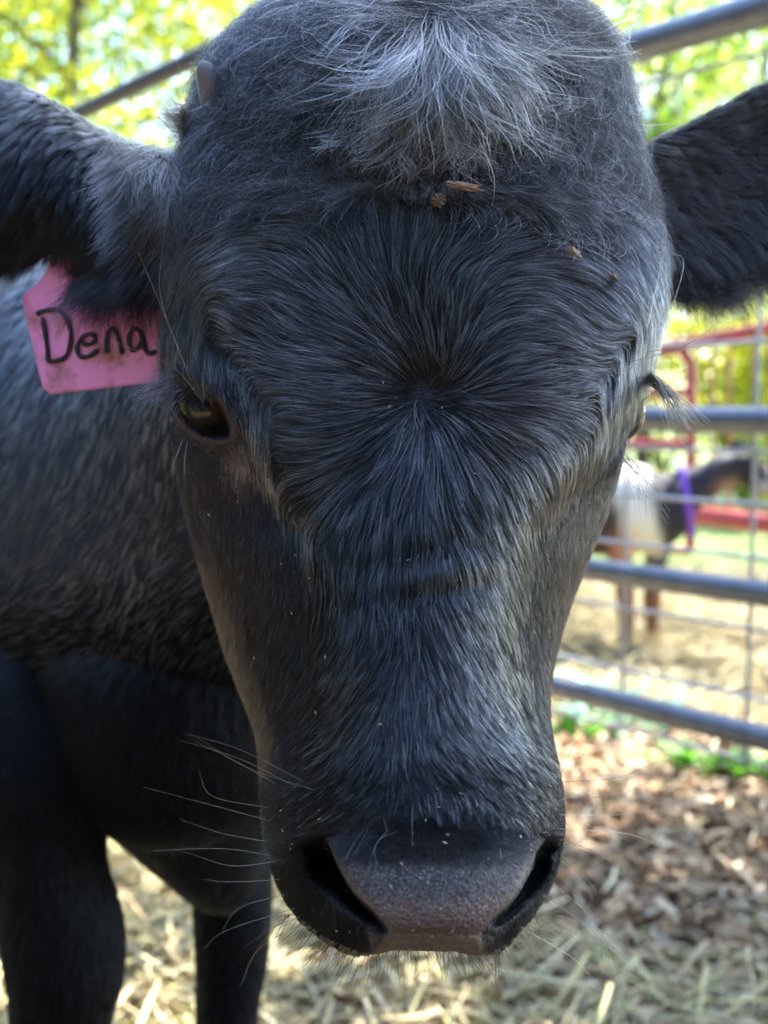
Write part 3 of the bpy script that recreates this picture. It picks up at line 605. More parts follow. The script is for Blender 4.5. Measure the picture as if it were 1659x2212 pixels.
for a, b, c in (((1215, 1690), (1330, 1680), (1430, 1640)), ((1210, 1720), (1320, 1720), (1400, 1690)), ((1210, 1760), (1320, 1760), (1450, 1745)), ((1205, 1730), (1290, 1705), (1345, 1700)), ((1215, 1700), (1240, 1610), (1330, 1520)), ((1215, 1790), (1350, 1800), (1430, 1830)),
                ((1210, 1850), (1290, 1930), (1300, 2080)), ((1200, 1900), (1290, 2000), (1350, 2150)), ((1190, 1930), (1290, 2020), (1340, 2100)), ((1215, 1810), (1300, 1850), (1400, 1930)), ((1160, 2000), (1250, 2080), (1300, 2160)), ((1215, 1830), (1270, 1920), (1290, 2010)), ((1180, 1960), (1270, 2000), (1390, 2060))):
    d = float(depth_at(np.array([min(a[0], HR_(a[1]))]), np.array([a[1]]))[0]); spec.append(([(min(a[0], HR_(a[1])), a[1]), b, c], d + .001, d + .012, .0001, DK if rng.random() < .7 else WH))
# hairs hanging under the lip
for i in range(260):
    x = rng.uniform(610, 1180); y = np.interp(x, [640, 700, 780, 915, 1060, 1100, 1150], [1975, 2025, 2058, 2042, 2060, 2035, 1985]); d = .425 + .00008 * abs(x - 915)
    dx = (x - 915) * .18 + rng.normal(0, 14); ln = rng.uniform(20, 85)
    spec.append(([(x, y), (x + dx * .5, y + ln * .5), (x + dx * 1.1, y + ln)], d, d + .004, .00012, DK))
spec.append(([(1072, 2050), (1070, 2090), (1072, 2130)], .43, .43, .0004, DK))
# pale hairs on the pad
for a, b, c in (((893, 1735), (890, 1765), (891, 1825)), ((790, 1785), (760, 1830), (745, 1860)), ((800, 1780), (775, 1830), (760, 1850)), ((735, 1785), (705, 1820), (690, 1850)), ((860, 1795), (815, 1820), (790, 1900)), ((840, 1790), (810, 1830), (815, 1870)), ((827, 1760), (835, 1790), (840, 1800)), ((955, 1930), (957, 1950), (960, 1965)), ((1080, 1830), (1081, 1842), (1083, 1855))):
    d = float(depth_at(np.array([a[0]]), np.array([a[1]]))[0]); spec.append(([a, b, c], d, float(depth_at(np.array([c[0]]), np.array([c[1]]))[0]) - .005, .00012, WH))
# hairs over the eye and brow
for a, b, c, col in (((440, 870), (370, 790), (240, 735), WH), ((420, 840), (360, 690), (300, 545), WH), ((360, 690), (345, 610), (362, 460), WH), ((1330, 790), (1480, 745), (1600, 655), DK), ((1380, 870), (1490, 790), (1590, 700), DK), ((1400, 760), (1480, 750), (1575, 745), DK), ((1400, 700), (1430, 560), (1440, 500), WH), ((1402, 560), (1475, 560), (1445, 690), GY),
                     ((395, 950), (380, 990), (365, 1030), GY), ((405, 955), (400, 990), (398, 1040), GY), ((1180, 1150), (1175, 1190), (1186, 1215), WH), ((1190, 1110), (1170, 1140), (1160, 1190), WH)):
    spec.append(([a, b, c], .52 if a[0] < 1000 else .515, .50, .00014, col))
for i in range(150):   # lash of the far eye
    x0, y0 = 1392 + rng.normal(0, 6), 808 + rng.normal(0, 9); u = rng.random()
    ex, ey = 1525 - 60 * u + rng.normal(0, 14), 925 + 25 * u * rng.random() + rng.normal(0, 8); f = rng.uniform(.55, 1)
    spec.append(([(x0, y0), (x0 + (ex - x0) * f * .5 + 4, y0 + (ey - y0) * f * .5 - 10), (x0 + (ex - x0) * f, y0 + (ey - y0) * f)], .54, .52, .00013, DK if rng.random() < .75 else WH))
for i in range(40):
    x0, y0 = 1340 + rng.normal(0, 8), 985 + rng.normal(0, 14); spec.append(([(x0, y0), (x0 + 40, y0 + 40), (x0 + rng.uniform(40, 110), y0 + rng.uniform(60, 150))], .55, .54, .00012, DK))
for i in range(60):   # lash of the near eye
    u = rng.random(); x0, y0 = 372 + 75 * u + rng.normal(0, 3), 800 + 38 * u + rng.normal(0, 5)
    spec.append(([(x0, y0), (x0 - 45, y0 + 6 + 20 * u), (x0 - rng.uniform(70, 125), y0 + rng.uniform(30, 90))], .53, .515, .00013, (.08, .08, .09)))
for i in range(420):   # dark tuft below the horn
    x0, y0 = 425 + rng.normal(0, 12), 262 + rng.normal(0, 17); ln = rng.uniform(30, 90); up_ = rng.normal(-4, 14)
    spec.append(([(x0, y0), (x0 - ln * .5, y0 + up_ * .3 + 5), (x0 - ln, y0 + up_ - (rng.random() < .3) * rng.uniform(10, 40))], .56, .555, .0001, DK))
for i in range(260):   # frizz along the right outline of the poll
    y0 = rng.uniform(100, 470); x0 = np.interp(y0, HT[:, 1][:30], HT[:, 3][:30]) - rng.uniform(0, 30); ln = rng.uniform(10, 42); a_ = rng.uniform(-.3, 1.2)
    spec.append(([(x0, y0), (x0 + ln * .6 * math.cos(a_), y0 + ln * .6 * math.sin(a_)), (x0 + ln * math.cos(a_ + .5), y0 + ln * math.sin(a_ + .5))], .555, .55, .00009, (.14, .13, .12) if rng.random() < .7 else DK))
for i in range(220):   # frizz along the left outline of the poll
    y0 = rng.uniform(40, 420); x0 = np.interp(y0, HT[:, 1][:30], HT[:, 2][:30]) + rng.uniform(0, 24); ln = rng.uniform(10, 34); a_ = rng.uniform(2.2, 3.9)
    spec.append(([(x0, y0), (x0 + ln * .6 * math.cos(a_), y0 + ln * .6 * math.sin(a_)), (x0 + ln * math.cos(a_ - .5), y0 + ln * math.sin(a_ - .5))], .548, .545, .00009, (.08, .08, .08) if rng.random() < .5 else DK))
for i in range(300):   # frizz over the top of the poll
    u = rng.random(); x0 = 600 + 640 * u; y0 = np.interp(x0, [555, 628, 680, 740, 905, 1080, 1150, 1210, 1275], [60, 10, -10, -24, -28, -24, -10, 10, 60]) + 12
    ln = rng.uniform(12, 40); a_ = -1.57 + (u - .5) * 2.2 + rng.normal(0, .4)
    spec.append(([(x0, y0), (x0 + ln * .6 * math.cos(a_), y0 + ln * .6 * math.sin(a_)), (x0 + ln * math.cos(a_ + .5 * np.sign(u - .5)), y0 + ln * math.sin(a_ + .5 * np.sign(u - .5)))], .55, .545, .0001, (.16, .15, .14) if rng.random() < .6 else DK))
hair_obj("whiskers", *wisk(spec), M_tuft, calf)

# eye
def ball(c, r, nu=48, nv=32):
    t = np.linspace(0, np.pi, nv)[:, None]; p_ = np.linspace(0, 2 * np.pi, nu, endpoint=False)[None]
    S = np.stack([np.sin(t) * np.cos(p_), np.cos(t) + 0 * p_, np.sin(t) * np.sin(p_)], -1)
    return np.array(c) + r * S, S
def eye_mat():
    m, t, b = mat("wet_eye"); a_ = t.nodes.new("ShaderNodeAttribute"); a_.attribute_name = "tint"
    t.links.new(a_.outputs["Color"], b.inputs["Base Color"]); b.inputs["Roughness"].default_value = .04; b.inputs["Coat Weight"].default_value = 0; b.inputs["Coat Roughness"].default_value = .02
    b.inputs["IOR"].default_value = 1.45
    return m
M_eye = eye_mat()
ec = unp(448, 884, .5600)
S, D = ball(ec, .0182, 96, 64)
x, y, _ = proj(S.reshape(-1, 3))
Ce = np.tile([.06, .052, .036], (len(x), 1)); pu = np.clip(1.6 - 1.6 * (((x - 430) / 36) ** 2 + ((y - 872 - .25 * (x - 430)) / 20) ** 2), 0, 1); Ce = Ce + (np.array([.012, .009, .03]) - Ce) * pu[:, None]; red = sstep(0, 14, x - (440 + (y - 850) * .42)); Ce = Ce + (np.array([.11, .03, .025]) - Ce) * red[:, None]
cres = np.exp(-((sdf_poly(x, y, EYE) + 9) / 5) ** 2) * (x < 455) * (y > 868); Ce = Ce + (np.array([.16, .13, .05]) - Ce) * (cres * .8)[:, None]  # yellowish crescent is a reflection painted on the eyeball
mbe = MB(); mbe.add(S.reshape(-1, 3), grid_faces(*S.shape[:2]), Ce); mbe.build("eye", M_eye, calf)
S, D = ball(unp(1326, 892, .572), .0155, 64, 48); mbe = MB(); mbe.add(S.reshape(-1, 3), grid_faces(*S.shape[:2]), (.02, .016, .012)); mbe.build("eye", M_eye, calf)
# eyelid rim
ring = [(a_, b_) for a_, b_ in EYE] + [EYE[0], EYE[1]]
rc = crom(ring, 90); V, F = tubeVF(unp(rc[:, 0], rc[:, 1], np.full(90, .5405)), .0014, 10, up=(0, 1, 0))
mbe = MB(); mbe.add(V, F, (.03, .018, .018)); mbe.build("eyelid", M_skin, calf)

# horn bud
M_horn = simple("horn_keratin", (.20, .18, .20), .5, noise=.3, nscale=120, bump=.4)
c = crom([(476, 290, .549, .0075), (468, 240, .545, .0070), (456, 190, .540, .0062), (446, 156, .537, .0050), (441, 139, .536, .0032), (440, 133, .536, .0006)], 24)
V, F = tubeVF(unp(c[:, 0], c[:, 1], c[:, 2]), c[:, 3], 20, up=(0, 1, 0)); mesh_obj("horn", V, F, M_horn, calf)

# ear tag
def tag_mat():
    m, t, b = mat("pink_tag_plastic"); tc = t.nodes.new("ShaderNodeTexCoord"); n = t.nodes.new("ShaderNodeTexNoise"); n.inputs["Scale"].default_value = 55; n.inputs["Detail"].default_value = 8
    n2 = t.nodes.new("ShaderNodeTexNoise"); n2.inputs["Scale"].default_value = 260
    t.links.new(tc.outputs["Object"], n.inputs["Vector"]); t.links.new(tc.outputs["Object"], n2.inputs["Vector"])
    r = t.nodes.new("ShaderNodeValToRGB"); r.color_ramp.elements[0].position = .60; r.color_ramp.elements[0].color = (.92, .30, .62, 1); r.color_ramp.elements[1].position = .80; r.color_ramp.elements[1].color = (.36, .14, .12, 1)
    mx = t.nodes.new("ShaderNodeMath"); mx.operation = 'ADD'; ml = t.nodes.new("ShaderNodeMath"); ml.operation = 'MULTIPLY'; ml.inputs[1].default_value = .22
    t.links.new(n2.outputs["Fac"], ml.inputs[0]); t.links.new(n.outputs["Fac"], mx.inputs[0]); t.links.new(ml.outputs[0], mx.inputs[1])
    t.links.new(mx.outputs[0], r.inputs["Fac"]); t.links.new(r.outputs[0], b.inputs["Base Color"])
    b.inputs["Roughness"].default_value = .38; b.inputs["Subsurface Weight"].default_value = 0
    return m
TAG = [(49, 650), (53, 636), (84, 609), (101, 584), (114, 548), (119, 515), (130, 480), (160, 450), (240, 450), (270, 480), (285, 520), (300, 550), (345, 590), (395, 625), (400, 640), (402, 800), (396, 816), (380, 820), (130, 850), (112, 850), (99, 842), (90, 824)]
def tagd(x, y): return .600 + (y - 450) * .00001 - (x - 50) * .00006 - .0018 * np.sin((x - 50) / 350 * np.pi)
TG = crom(TAG + [TAG[0]], 150)[:-1]
n = len(TG); cxm, cym = 225.0, 690.0
rings = []
for f, dz in ((1.0, 0.0), (.985, -.0008), (.93, -.001), (.7, -.001), (.4, -.001), (.05, -.001)):
    xx = cxm + (TG[:, 0] - cxm) * f; yy = cym + (TG[:, 1] - cym) * f; rings.append(unp(xx, yy, tagd(xx, yy) + dz))
backr = [unp(cxm + (TG[:, 0] - cxm) * f, cym + (TG[:, 1] - cym) * f, tagd(cxm + (TG[:, 0] - cxm) * f, 0 * TG[:, 0] + 650) + .0012) for f in (.05, .6, 1.0)]
A = np.array(backr[:0] + rings[::-1] + backr[::-1]); 
tg = mesh_obj("ear_tag", A.reshape(-1, 3), grid_faces(A.shape[0], n), tag_mat(), calf); tag(tg, "pink plastic ear tag hand lettered Dena hanging below the ear")
INK = simple("marker_ink", (.008, .008, .014), .5)
LET = [[(315, 750), (350, 725), (410, 712), (500, 708), (560, 765), (600, 860), (608, 950), (592, 1050), (555, 1115), (500, 1138), (420, 1142), (410, 1060), (392, 920), (368, 770)],
       [(700, 992), (760, 1004), (808, 975), (812, 935), (768, 915), (705, 945), (668, 1010), (664, 1070), (700, 1108), (760, 1105), (845, 1048)],
       [(916, 1078), (912, 990), (925, 910), (960, 868), (995, 905), (1025, 1000), (1045, 1088)],
       [(1195, 880), (1140, 870), (1105, 930), (1106, 1010), (1140, 1052), (1190, 1020), (1215, 950), (1195, 885), (1222, 960), (1235, 1035), (1270, 1083), (1345, 1062)]]
mbl = MB()
for st in LET:
    q = crom([(a_ * .2533, 490 + b_ * .2533) for a_, b_ in st], 60); e = np.gradient(q, axis=0); e /= np.linalg.norm(e, axis=1)[:, None]; nn = np.stack([-e[:, 1], e[:, 0]], 1)
    wd = 5.2 * (1 + .12 * np.sin(np.arange(60) * .7)); wd[0] *= .6; wd[-1] *= .6
    sec = []
    for o_, dz in ((-1, -.0004), (-.9, -.0016), (.9, -.0016), (1, -.0004)):
        xx = q + nn * (wd * o_)[:, None]; sec.append(unp(xx[:, 0], xx[:, 1], tagd(xx[:, 0], xx[:, 1]) - .001 + dz + .0003))
    A = np.stack(sec, 1); mbl.add(A.reshape(-1, 3), grid_faces(60, 4))
mbl.build("lettering", INK, tg)

# bits of chaff caught in the coat
M_chaff = tinted("dry_chaff", .8)
def flake(name, px, py, w_, h_, ang, label, col, seed):
    rg = np.random.default_rng(seed); n = 26; th = np.linspace(0, 2 * np.pi, n, endpoint=False); rr = 1 + .11 * rg.normal(size=n)
    x = np.cos(th) * w_ * rr; y = np.sin(th) * h_ * rr; ca, sa = math.cos(ang), math.sin(ang); X = px + x * ca - y * sa; Y = py + x * sa + y * ca
    d = float(depth_at(np.array([px]), np.array([py]))[0]) - (.017 if seed == 1 else .011)
    bump = .0008 * rg.normal(size=n)
    top = unp(X, Y, d + bump); bot = unp(X, Y, d + bump + .0009); c1 = unp(px, py, d - .0012); c2 = unp(px, py, d + .001)
    V = np.vstack([top, bot, c1[None], c2[None]]); F = [[i, (i + 1) % n, n + (i + 1) % n, n + i] for i in range(n)] + [[i, 2 * n, (i + 1) % n] for i in range(n)] + [[n + i, n + (i + 1) % n, 2 * n + 1] for i in range(n)]
    C = np.array(col) * (.75 + .5 * rg.random(len(V)))[:, None]
    o = mesh_obj(name, V, F, M_chaff, colors=C, smooth=False, origin=unp(px, py, d)); tag(o, label, "plant debris", "bark and chaff caught in the calf's hair")
flake("bark_flake", 1002, 402, 42, 9, .18, "longest tan bark sliver caught under the tips of the grey forelock", (.30, .20, .13), 1)
flake("bark_flake", 947, 432, 17, 15, .3, "rounded brown bark flake on the forehead just below the forelock tips", (.16, .10, .07), 2)
flake("bark_flake", 1240, 545, 20, 8, .75, "small tan flake on the forehead hair toward the untagged ear", (.34, .25, .16), 3)
flake("bark_flake", 1328, 598, 14, 5, .7, "smallest tan flake near the temple under the untagged ear", (.34, .25, .16), 4)
mbs = MB()
for i in range(80):
    for _ in range(20):
        iv = rng.integers(60, NV - 30); iu = rng.integers(30, NUF - 30)
        if head.area[iv, iu] > 0 and rng.random() < (.9 if fy[iv, iu] > 1650 else .35): break
    P0 = HP[iv, iu] + head.N[iv, iu] * (.001 if fy[iv, iu] > 1700 else .003); t_ = rng.normal(size=3); t_ -= head.N[iv, iu] * (t_ @ head.N[iv, iu]); t_ /= np.linalg.norm(t_); b_ = np.cross(t_, head.N[iv, iu])
    l_, w_ = rng.uniform(.0003, .0011), rng.uniform(.00015, .0003); q = [P0 - t_ * l_, P0 + b_ * w_, P0 + t_ * l_, P0 - b_ * w_]; q = q + [k_ + head.N[iv, iu] * .0003 for k_ in q]
    mbs.add(q, [[0, 1, 2, 3], [4, 5, 6, 7], [0, 1, 5, 4], [1, 2, 6, 5], [2, 3, 7, 6], [3, 0, 4, 7]], np.array([.55, .48, .36]) * rng.uniform(.6, 1.2))
cs_ = mbs.build("hay_dust", M_chaff); tag(cs_, "tiny pale specks of hay dust on the calf's face", "dust", kind="stuff")

# ------------------------------------------------------------------ ground
def ground_mat():
    m, t, b = mat("barnyard_soil"); tc = t.nodes.new("ShaderNodeTexCoord")
    n = t.nodes.new("ShaderNodeTexNoise"); n.inputs["Scale"].default_value = 9; n.inputs["Detail"].default_value = 10; n.inputs["Roughness"].default_value = .7
    r = t.nodes.new("ShaderNodeValToRGB"); e = r.color_ramp.elements; e[0].position = .35; e[0].color = (.06, .04, .028, 1); e[1].position = .7; e[1].color = (.22, .16, .10, 1)
    t.links.new(tc.outputs["Object"], n.inputs["Vector"]); t.links.new(n.outputs["Fac"], r.inputs["Fac"]); t.links.new(r.outputs[0], b.inputs["Base Color"]); b.inputs["Roughness"].default_value = .95
    bp = t.nodes.new("ShaderNodeBump"); bp.inputs["Distance"].default_value = .02; t.links.new(n.outputs["Fac"], bp.inputs["Height"]); t.links.new(bp.outputs[0], b.inputs["Normal"])
    return m
gx, gy = np.meshgrid(np.linspace(-60, 60, 61), np.linspace(-20, 120, 71), indexing='ij')
V = np.stack([gx, gy, 0 * gx], -1).reshape(-1, 3)
o = mesh_obj("ground", V, grid_faces(61, 71, closed=False), ground_mat()); tag(o, kind="structure")
o["label"] = "bare brown soil of the pen"; 
V = np.array([[-60, 5.4, .004], [60, 5.4, .004], [60, 119, .004], [-60, 119, .004]])
o = mesh_obj("grass_field", V, [[0, 1, 2, 3]], simple("field_grass", (.16, .24, .04), .9, noise=.5, nscale=4)); tag(o, kind="structure")

M_straw = tinted("straw_stalks", .5, trans=.15, spec=.5)
def strawbed(name, label, n, region, cols, wid, ln, zmax, seed):
    rg = np.random.default_rng(seed); V = []; F = []; C = []; k = 0
    for i in range(n):
        x, y = region(rg); L = rg.uniform(*ln); w_ = rg.uniform(*wid) / 2; a_ = rg.uniform(0, 2 * np.pi); tl = rg.normal(0, .13); z = abs(rg.normal(0, 1)) * zmax * .5 + w_ + abs(tl) * L * .5 + .002
        dx, dy = math.cos(a_), math.sin(a_); bend = rg.normal(0, .06) * L; c = np.array(cols[rg.integers(len(cols))]) * rg.uniform(.6, 1.25)
        for s_ in (-.5, 0, .5):
            p0 = np.array([x + dx * L * s_ - dy * bend * (1 - 4 * s_ * s_), y + dy * L * s_ + dx * bend * (1 - 4 * s_ * s_), z + tl * L * s_])
            for ax, bz in ((-1, 0), (0, .5), (1, 0), (0, -.5)): V.append(p0 + np.array([-dy * ax * w_, dx * ax * w_, bz * w_])); C.append(c)
        for s_ in range(2):
            for j in range(4): F.append([k + s_ * 4 + j, k + s_ * 4 + (j + 1) % 4, k + s_ * 4 + 4 + (j + 1) % 4, k + s_ * 4 + 4 + j])
        F += [[k + 3, k + 2, k + 1, k], [k + 8, k + 9, k + 10, k + 11]]; k += 12
    V = np.array(V); V[:, 2] = np.maximum(V[:, 2], .003)
    o = mesh_obj(name, V, F, M_straw, colors=np.array(C)); tag(o, label, "straw", kind="stuff"); return o
SY = [(.50, .41, .19), (.56, .48, .27), (.42, .32, .14), (.60, .55, .36), (.38, .33, .15)]
SW = [(.78, .67, .36), (.84, .77, .50), (.64, .52, .28), (.50, .38, .21), (.80, .72, .32)]
def regA(rg):
    while True:
        x, y = rg.uniform(-1.3, 1.1), rg.uniform(1.05, 2.9)
        if x > .12 and y > 1.72 + .22 * (x - .2) * -1 + .08 * math.sin(9 * x) and rg.random() > .04: continue
        return x, y
strawbed("straw_bed", "pale loose straw under the calf's legs and muzzle", 13000, regA, SW, (.003, .0075), (.06, .22), .02, 11)
def regB(rg):
    while True:
        x, y = rg.uniform(-.5, 3.2), rg.uniform(2.5, 5.8)
        if y < 3.05 - .35 * x: continue
        return x, y
strawbed("straw_bed", "bright yellow straw covering the pen beyond the grey gate", 16000, regB, SY, (.003, .007), (.06, .25), .03, 12)
o = mesh_obj("straw_floor", [[-1, 2.85, .006], [3.6, 2.2, .006], [4.5, 5.9, .006], [-1, 5.9, .006]], [[0, 1, 2, 3]], simple("matted_straw", (.38, .29, .13), .95, noise=.45, nscale=40, bump=.6)); tag(o, kind="structure")
o = mesh_obj("straw_floor", [[-1.6, .9, .006], [1.2, .9, .006], [.9, 1.62, .006], [.18, 1.8, .006], [.05, 3.0, .006], [-1.6, 3.0, .006]], [[0, 1, 2, 3, 4, 5]], simple("trodden_straw", (.50, .43, .25), .95, noise=.4, nscale=45, bump=.6)); tag(o, kind="structure")
# mulch
rg = np.random.default_rng(5); V = []; F = []; C = []; k = 0
MC = [(.36, .23, .125), (.48, .34, .20), (.18, .11, .065), (.56, .42, .26), (.40, .25, .14), (.66, .54, .37)]
for i in range(15000):
    x, y = rg.uniform(-.1, 2.0), rg.uniform(1.35, 3.1)
    if y > 3.15 - .35 * x: continue
    if y < 1.6 and rg.random() < .5: continue
    L, w_ = rg.uniform(.015, .085), rg.uniform(.005, .02); a_ = rg.uniform(0, 6.28); t1, t2 = rg.normal(0, .35), rg.normal(0, .5); z = rg.uniform(.004, .03); cu = rg.normal(0, .25)
    dx, dy = math.cos(a_), math.sin(a_); c = np.array(MC[rg.integers(6)]) * rg.uniform(.6, 1.3)
    for s_, ww in ((-.5, .35), (-.15, 1), (.2, .9), (.5, .3)):
        for q_ in (-1, 1):
            V.append((x + dx * L * s_ - dy * w_ * ww * q_ / 2, y + dy * L * s_ + dx * w_ * ww * q_ / 2, max(.003, z + t1 * L * s_ + t2 * w_ * q_ / 2 + cu * L * (.25 - s_ * s_)))); C.append(c)
            V.append((x + dx * L * s_ - dy * w_ * ww * q_ / 2, y + dy * L * s_ + dx * w_ * ww * q_ / 2, max(.001, z + t1 * L * s_ + t2 * w_ * q_ / 2 + cu * L * (.25 - s_ * s_) - .002))); C.append(c)
    for s_ in range(3):
        b_ = k + s_ * 4; F += [[b_, b_ + 2, b_ + 6, b_ + 4], [b_ + 1, b_ + 5, b_ + 7, b_ + 3], [b_, b_ + 4, b_ + 5, b_ + 1], [b_ + 2, b_ + 3, b_ + 7, b_ + 6]]
    k += 16
o = mesh_obj("wood_mulch", V, F, tinted("bark_mulch", .85), colors=np.array(C), smooth=False); tag(o, "brown shredded bark mulch between calf and gate", "mulch", kind="stuff")

# ------------------------------------------------------------------ gates
M_galv = simple("galvanised_steel", (.20, .215, .25), .30, metal=.55, noise=.25, nscale=30, bump=.06)
M_dark = simple("dark_steel", (.10, .10, .12), .4, metal=.3, noise=.2)
M_wire = simple("galvanised_wire", (.45, .47, .52), .35, metal=.6)
M_red = simple("red_enamel", (.40, .05, .06), .35, noise=.35, nscale=14)
G0 = np.array([.664, 0.0]); Gd = np.array([-.645, .764])   # plan line of the grey gate
Gy0 = 1.95
def gp(t, z): return np.array([G0[0] + Gd[0] * t, Gy0 + Gd[1] * t, z])
def zoff(off): return .85 - off * 1.95 / FPX
gate = thing("tube_gate", "grey round tube gate with wire mesh between calf and far pen", "gate", gp(.5, 0))
for off in (-838, -430, 28, 405, 725):
    V, F = tubeVF([gp(t_, zoff(off)) for t_ in np.linspace(-.75, 1.5, 12)], .030 if off == -838 else .0235, 24); mesh_obj("rail", V, F, M_galv, gate)
for t_ in (-.75, 1.5):
    V, F = tubeVF([gp(t_, z_) for z_ in np.linspace(.0, zoff(-838) - .02, 12)], .026, 24); mesh_obj("post", V, F, M_galv, gate)
mw = MB()
for off in (-760, -600, -300, -144, 98, 215, 334, 496, 652, 800):
    V, F = tubeVF([gp(t_, zoff(off)) + [.02, .02, 0] for t_ in np.linspace(-.73, 1.48, 8)], .0042, 8); mw.add(V, F)
for k_ in range(-2, 6):
    t_ = .045 + .28 * k_
    V, F = tubeVF([gp(t_, z_) + [.024, .024, 0] for z_ in np.linspace(zoff(810), zoff(-770), 8)], .0045, 8); mw.add(V, F)
mw.build("wire_mesh", M_wire, gate)
# second panel whose top rail runs up behind the poll
H0, H1 = unp(680, 5, 1.86), unp(200, 230, 2.5)
hd = (H1 - H0); hd[2] = 0; hl = np.linalg.norm(hd); hd /= hl
zt = (H0[2] + H1[2]) / 2
def hp(t, z): return np.array([H0[0] + hd[0] * t, H0[1] + hd[1] * t, z])
g2 = thing("tube_gate", "thin dark steel panel rising diagonally behind the poll and tagged ear", "gate", hp(.8, 0))
nh = 12
ts = np.linspace(-.28, 2.6, nh); V, F = tubeVF([hp(t_, H0[2] + (H1[2] - H0[2]) * t_ / hl) for t_ in ts], .0175, 20); mesh_obj("rail", V, F, M_dark, g2)
for z_ in (1.15, .85, .55):
    V, F = tubeVF([hp(t_, z_) for t_ in np.linspace(.0, 2.6, 8)], .0165, 16); mesh_obj("rail", V, F, M_dark, g2)
for t_ in (-.02, 2.6):
    V, F = tubeVF([hp(t_, z_) for z_ in np.linspace(.22 if t_ < 1 else 0, zt - .02, 8)], .018, 16); mesh_obj("post", V, F, M_dark, g2)
# red panels
def rp(px, py, d): return unp(px, py, d)
ra = thing("livestock_panel", "red tube panel with rounded corner ending at a red upright", "fence panel", (rp(1400, 900, 4.75)[0], 4.75, 0), "red livestock panels")
def rail(pts, r_, par, m=M_red, name="rail"):
    c = crom(pts, 24); V, F = tubeVF(c, r_, 18); return mesh_obj(name, V, F, m, par)
rail([rp(1080, 790, 5.3), rp(1300, 770, 4.9), rp(1440, 757, 4.62), rp(1478, 766, 4.6), rp(1491, 800, 4.6), rp(1491, 950, 4.6), rp(1490, 1195, 4.6)], .021, ra, name="frame")
for y0, y1 in ((856, 846), (960, 958), (1060, 1075), (1170, 1190)): rail([rp(1080, y0, 5.3), rp(1300, (y0 + y1) / 2, 4.9), rp(1490, y1, 4.6)], .02, ra)
rail([rp(1200, 780, 5.1), rp(1200, 1000, 5.1), rp(1200, 1195, 5.1)], .02, ra, name="upright")
rb = thing("livestock_panel", "red tube panel rising to the right edge behind the goat's head", "fence panel", (rp(1659, 900, 4.3)[0], 4.3, 0), "red livestock panels")
rail([rp(1380, 762, 4.95), rp(1510, 737, 4.55), rp(1659, 708, 4.25), rp(1850, 668, 3.9)], .027, rb)
rail([rp(1500, 1112, 4.5), rp(1600, 1124, 4.3), rp(1750, 1142, 4.05), rp(1850, 1152, 3.9)], .036, rb)
for px in (1540, 1575, 1630, 1665, 1700, 1760): 
    rail([rp(px, 735 - (px - 1510) * .19, 4.5 - (px - 1510) * .0017), rp(px, 1000, 4.5 - (px - 1510) * .0017), rp(px, 1120, 4.5 - (px - 1510) * .0017)], .0065, rb, name="bar")
rail([rp(1850, 668, 3.9), rp(1850, 1000, 3.9), rp(1850, 1300, 3.9)], .026, rb, name="post")

# ------------------------------------------------------------------ goat
def tubeC(ctrl, colf, nv=40, nu=28):
    c = crom(ctrl, nv); P = unp(c[:, 0], c[:, 1], c[:, 2]); V, F = tubeVF(P, np.maximum(c[:, 3], .001), nu, up=(0, 1, 0) if abs(P[-1, 2] - P[0, 2]) > abs(P[-1, 0] - P[0, 0]) else (0, 0, 1)); return V, F, colf(V)
def gcol(V):
    x, y, _ = proj(V); C = np.tile([.028, .03, .042], (len(V), 1))
    wb = np.array([.72, .72, .70]); wm = sstep(48, 30, np.abs(x - (1352 + (y - 1000) * .22))) * sstep(1215, 1190, y) * (y > 960); C = C + (wb - C) * wm[:, None]
    om = np.exp(-((x - 1345) / 30) ** 2 - ((y - 1195) / 40) ** 2); C = C + (np.array([.55, .22, .1]) - C) * om[:, None]
    lg = sstep(1215, 1260, y); C = C + (np.array([.22, .11, .055]) - C) * lg[:, None]
    fm = np.exp(-((x - 1575) / 30) ** 2 - ((y - 1055) / 20) ** 2) * .8; C = C + (np.array([.35, .24, .2]) - C) * fm[:, None]
    blk = sstep(1596, 1612, x) * sstep(1060, 1000, np.abs(y - 20)); C = C + (np.array([.015, .014, .016]) - C) * (sstep(1590, 1610, x))[:, None]
    mz = np.exp(-((x - 1652) / 14) ** 2 - ((y - 1052) / 16) ** 2); C = C + (np.array([.5, .5, .55]) - C) * mz[:, None]
    return C
gt = thing("goat", "small grey and white goat wearing a purple collar behind the gate", "goat", (unp(1380, 1200, 4.0)[0], 4.0, 0))
mg = MB()
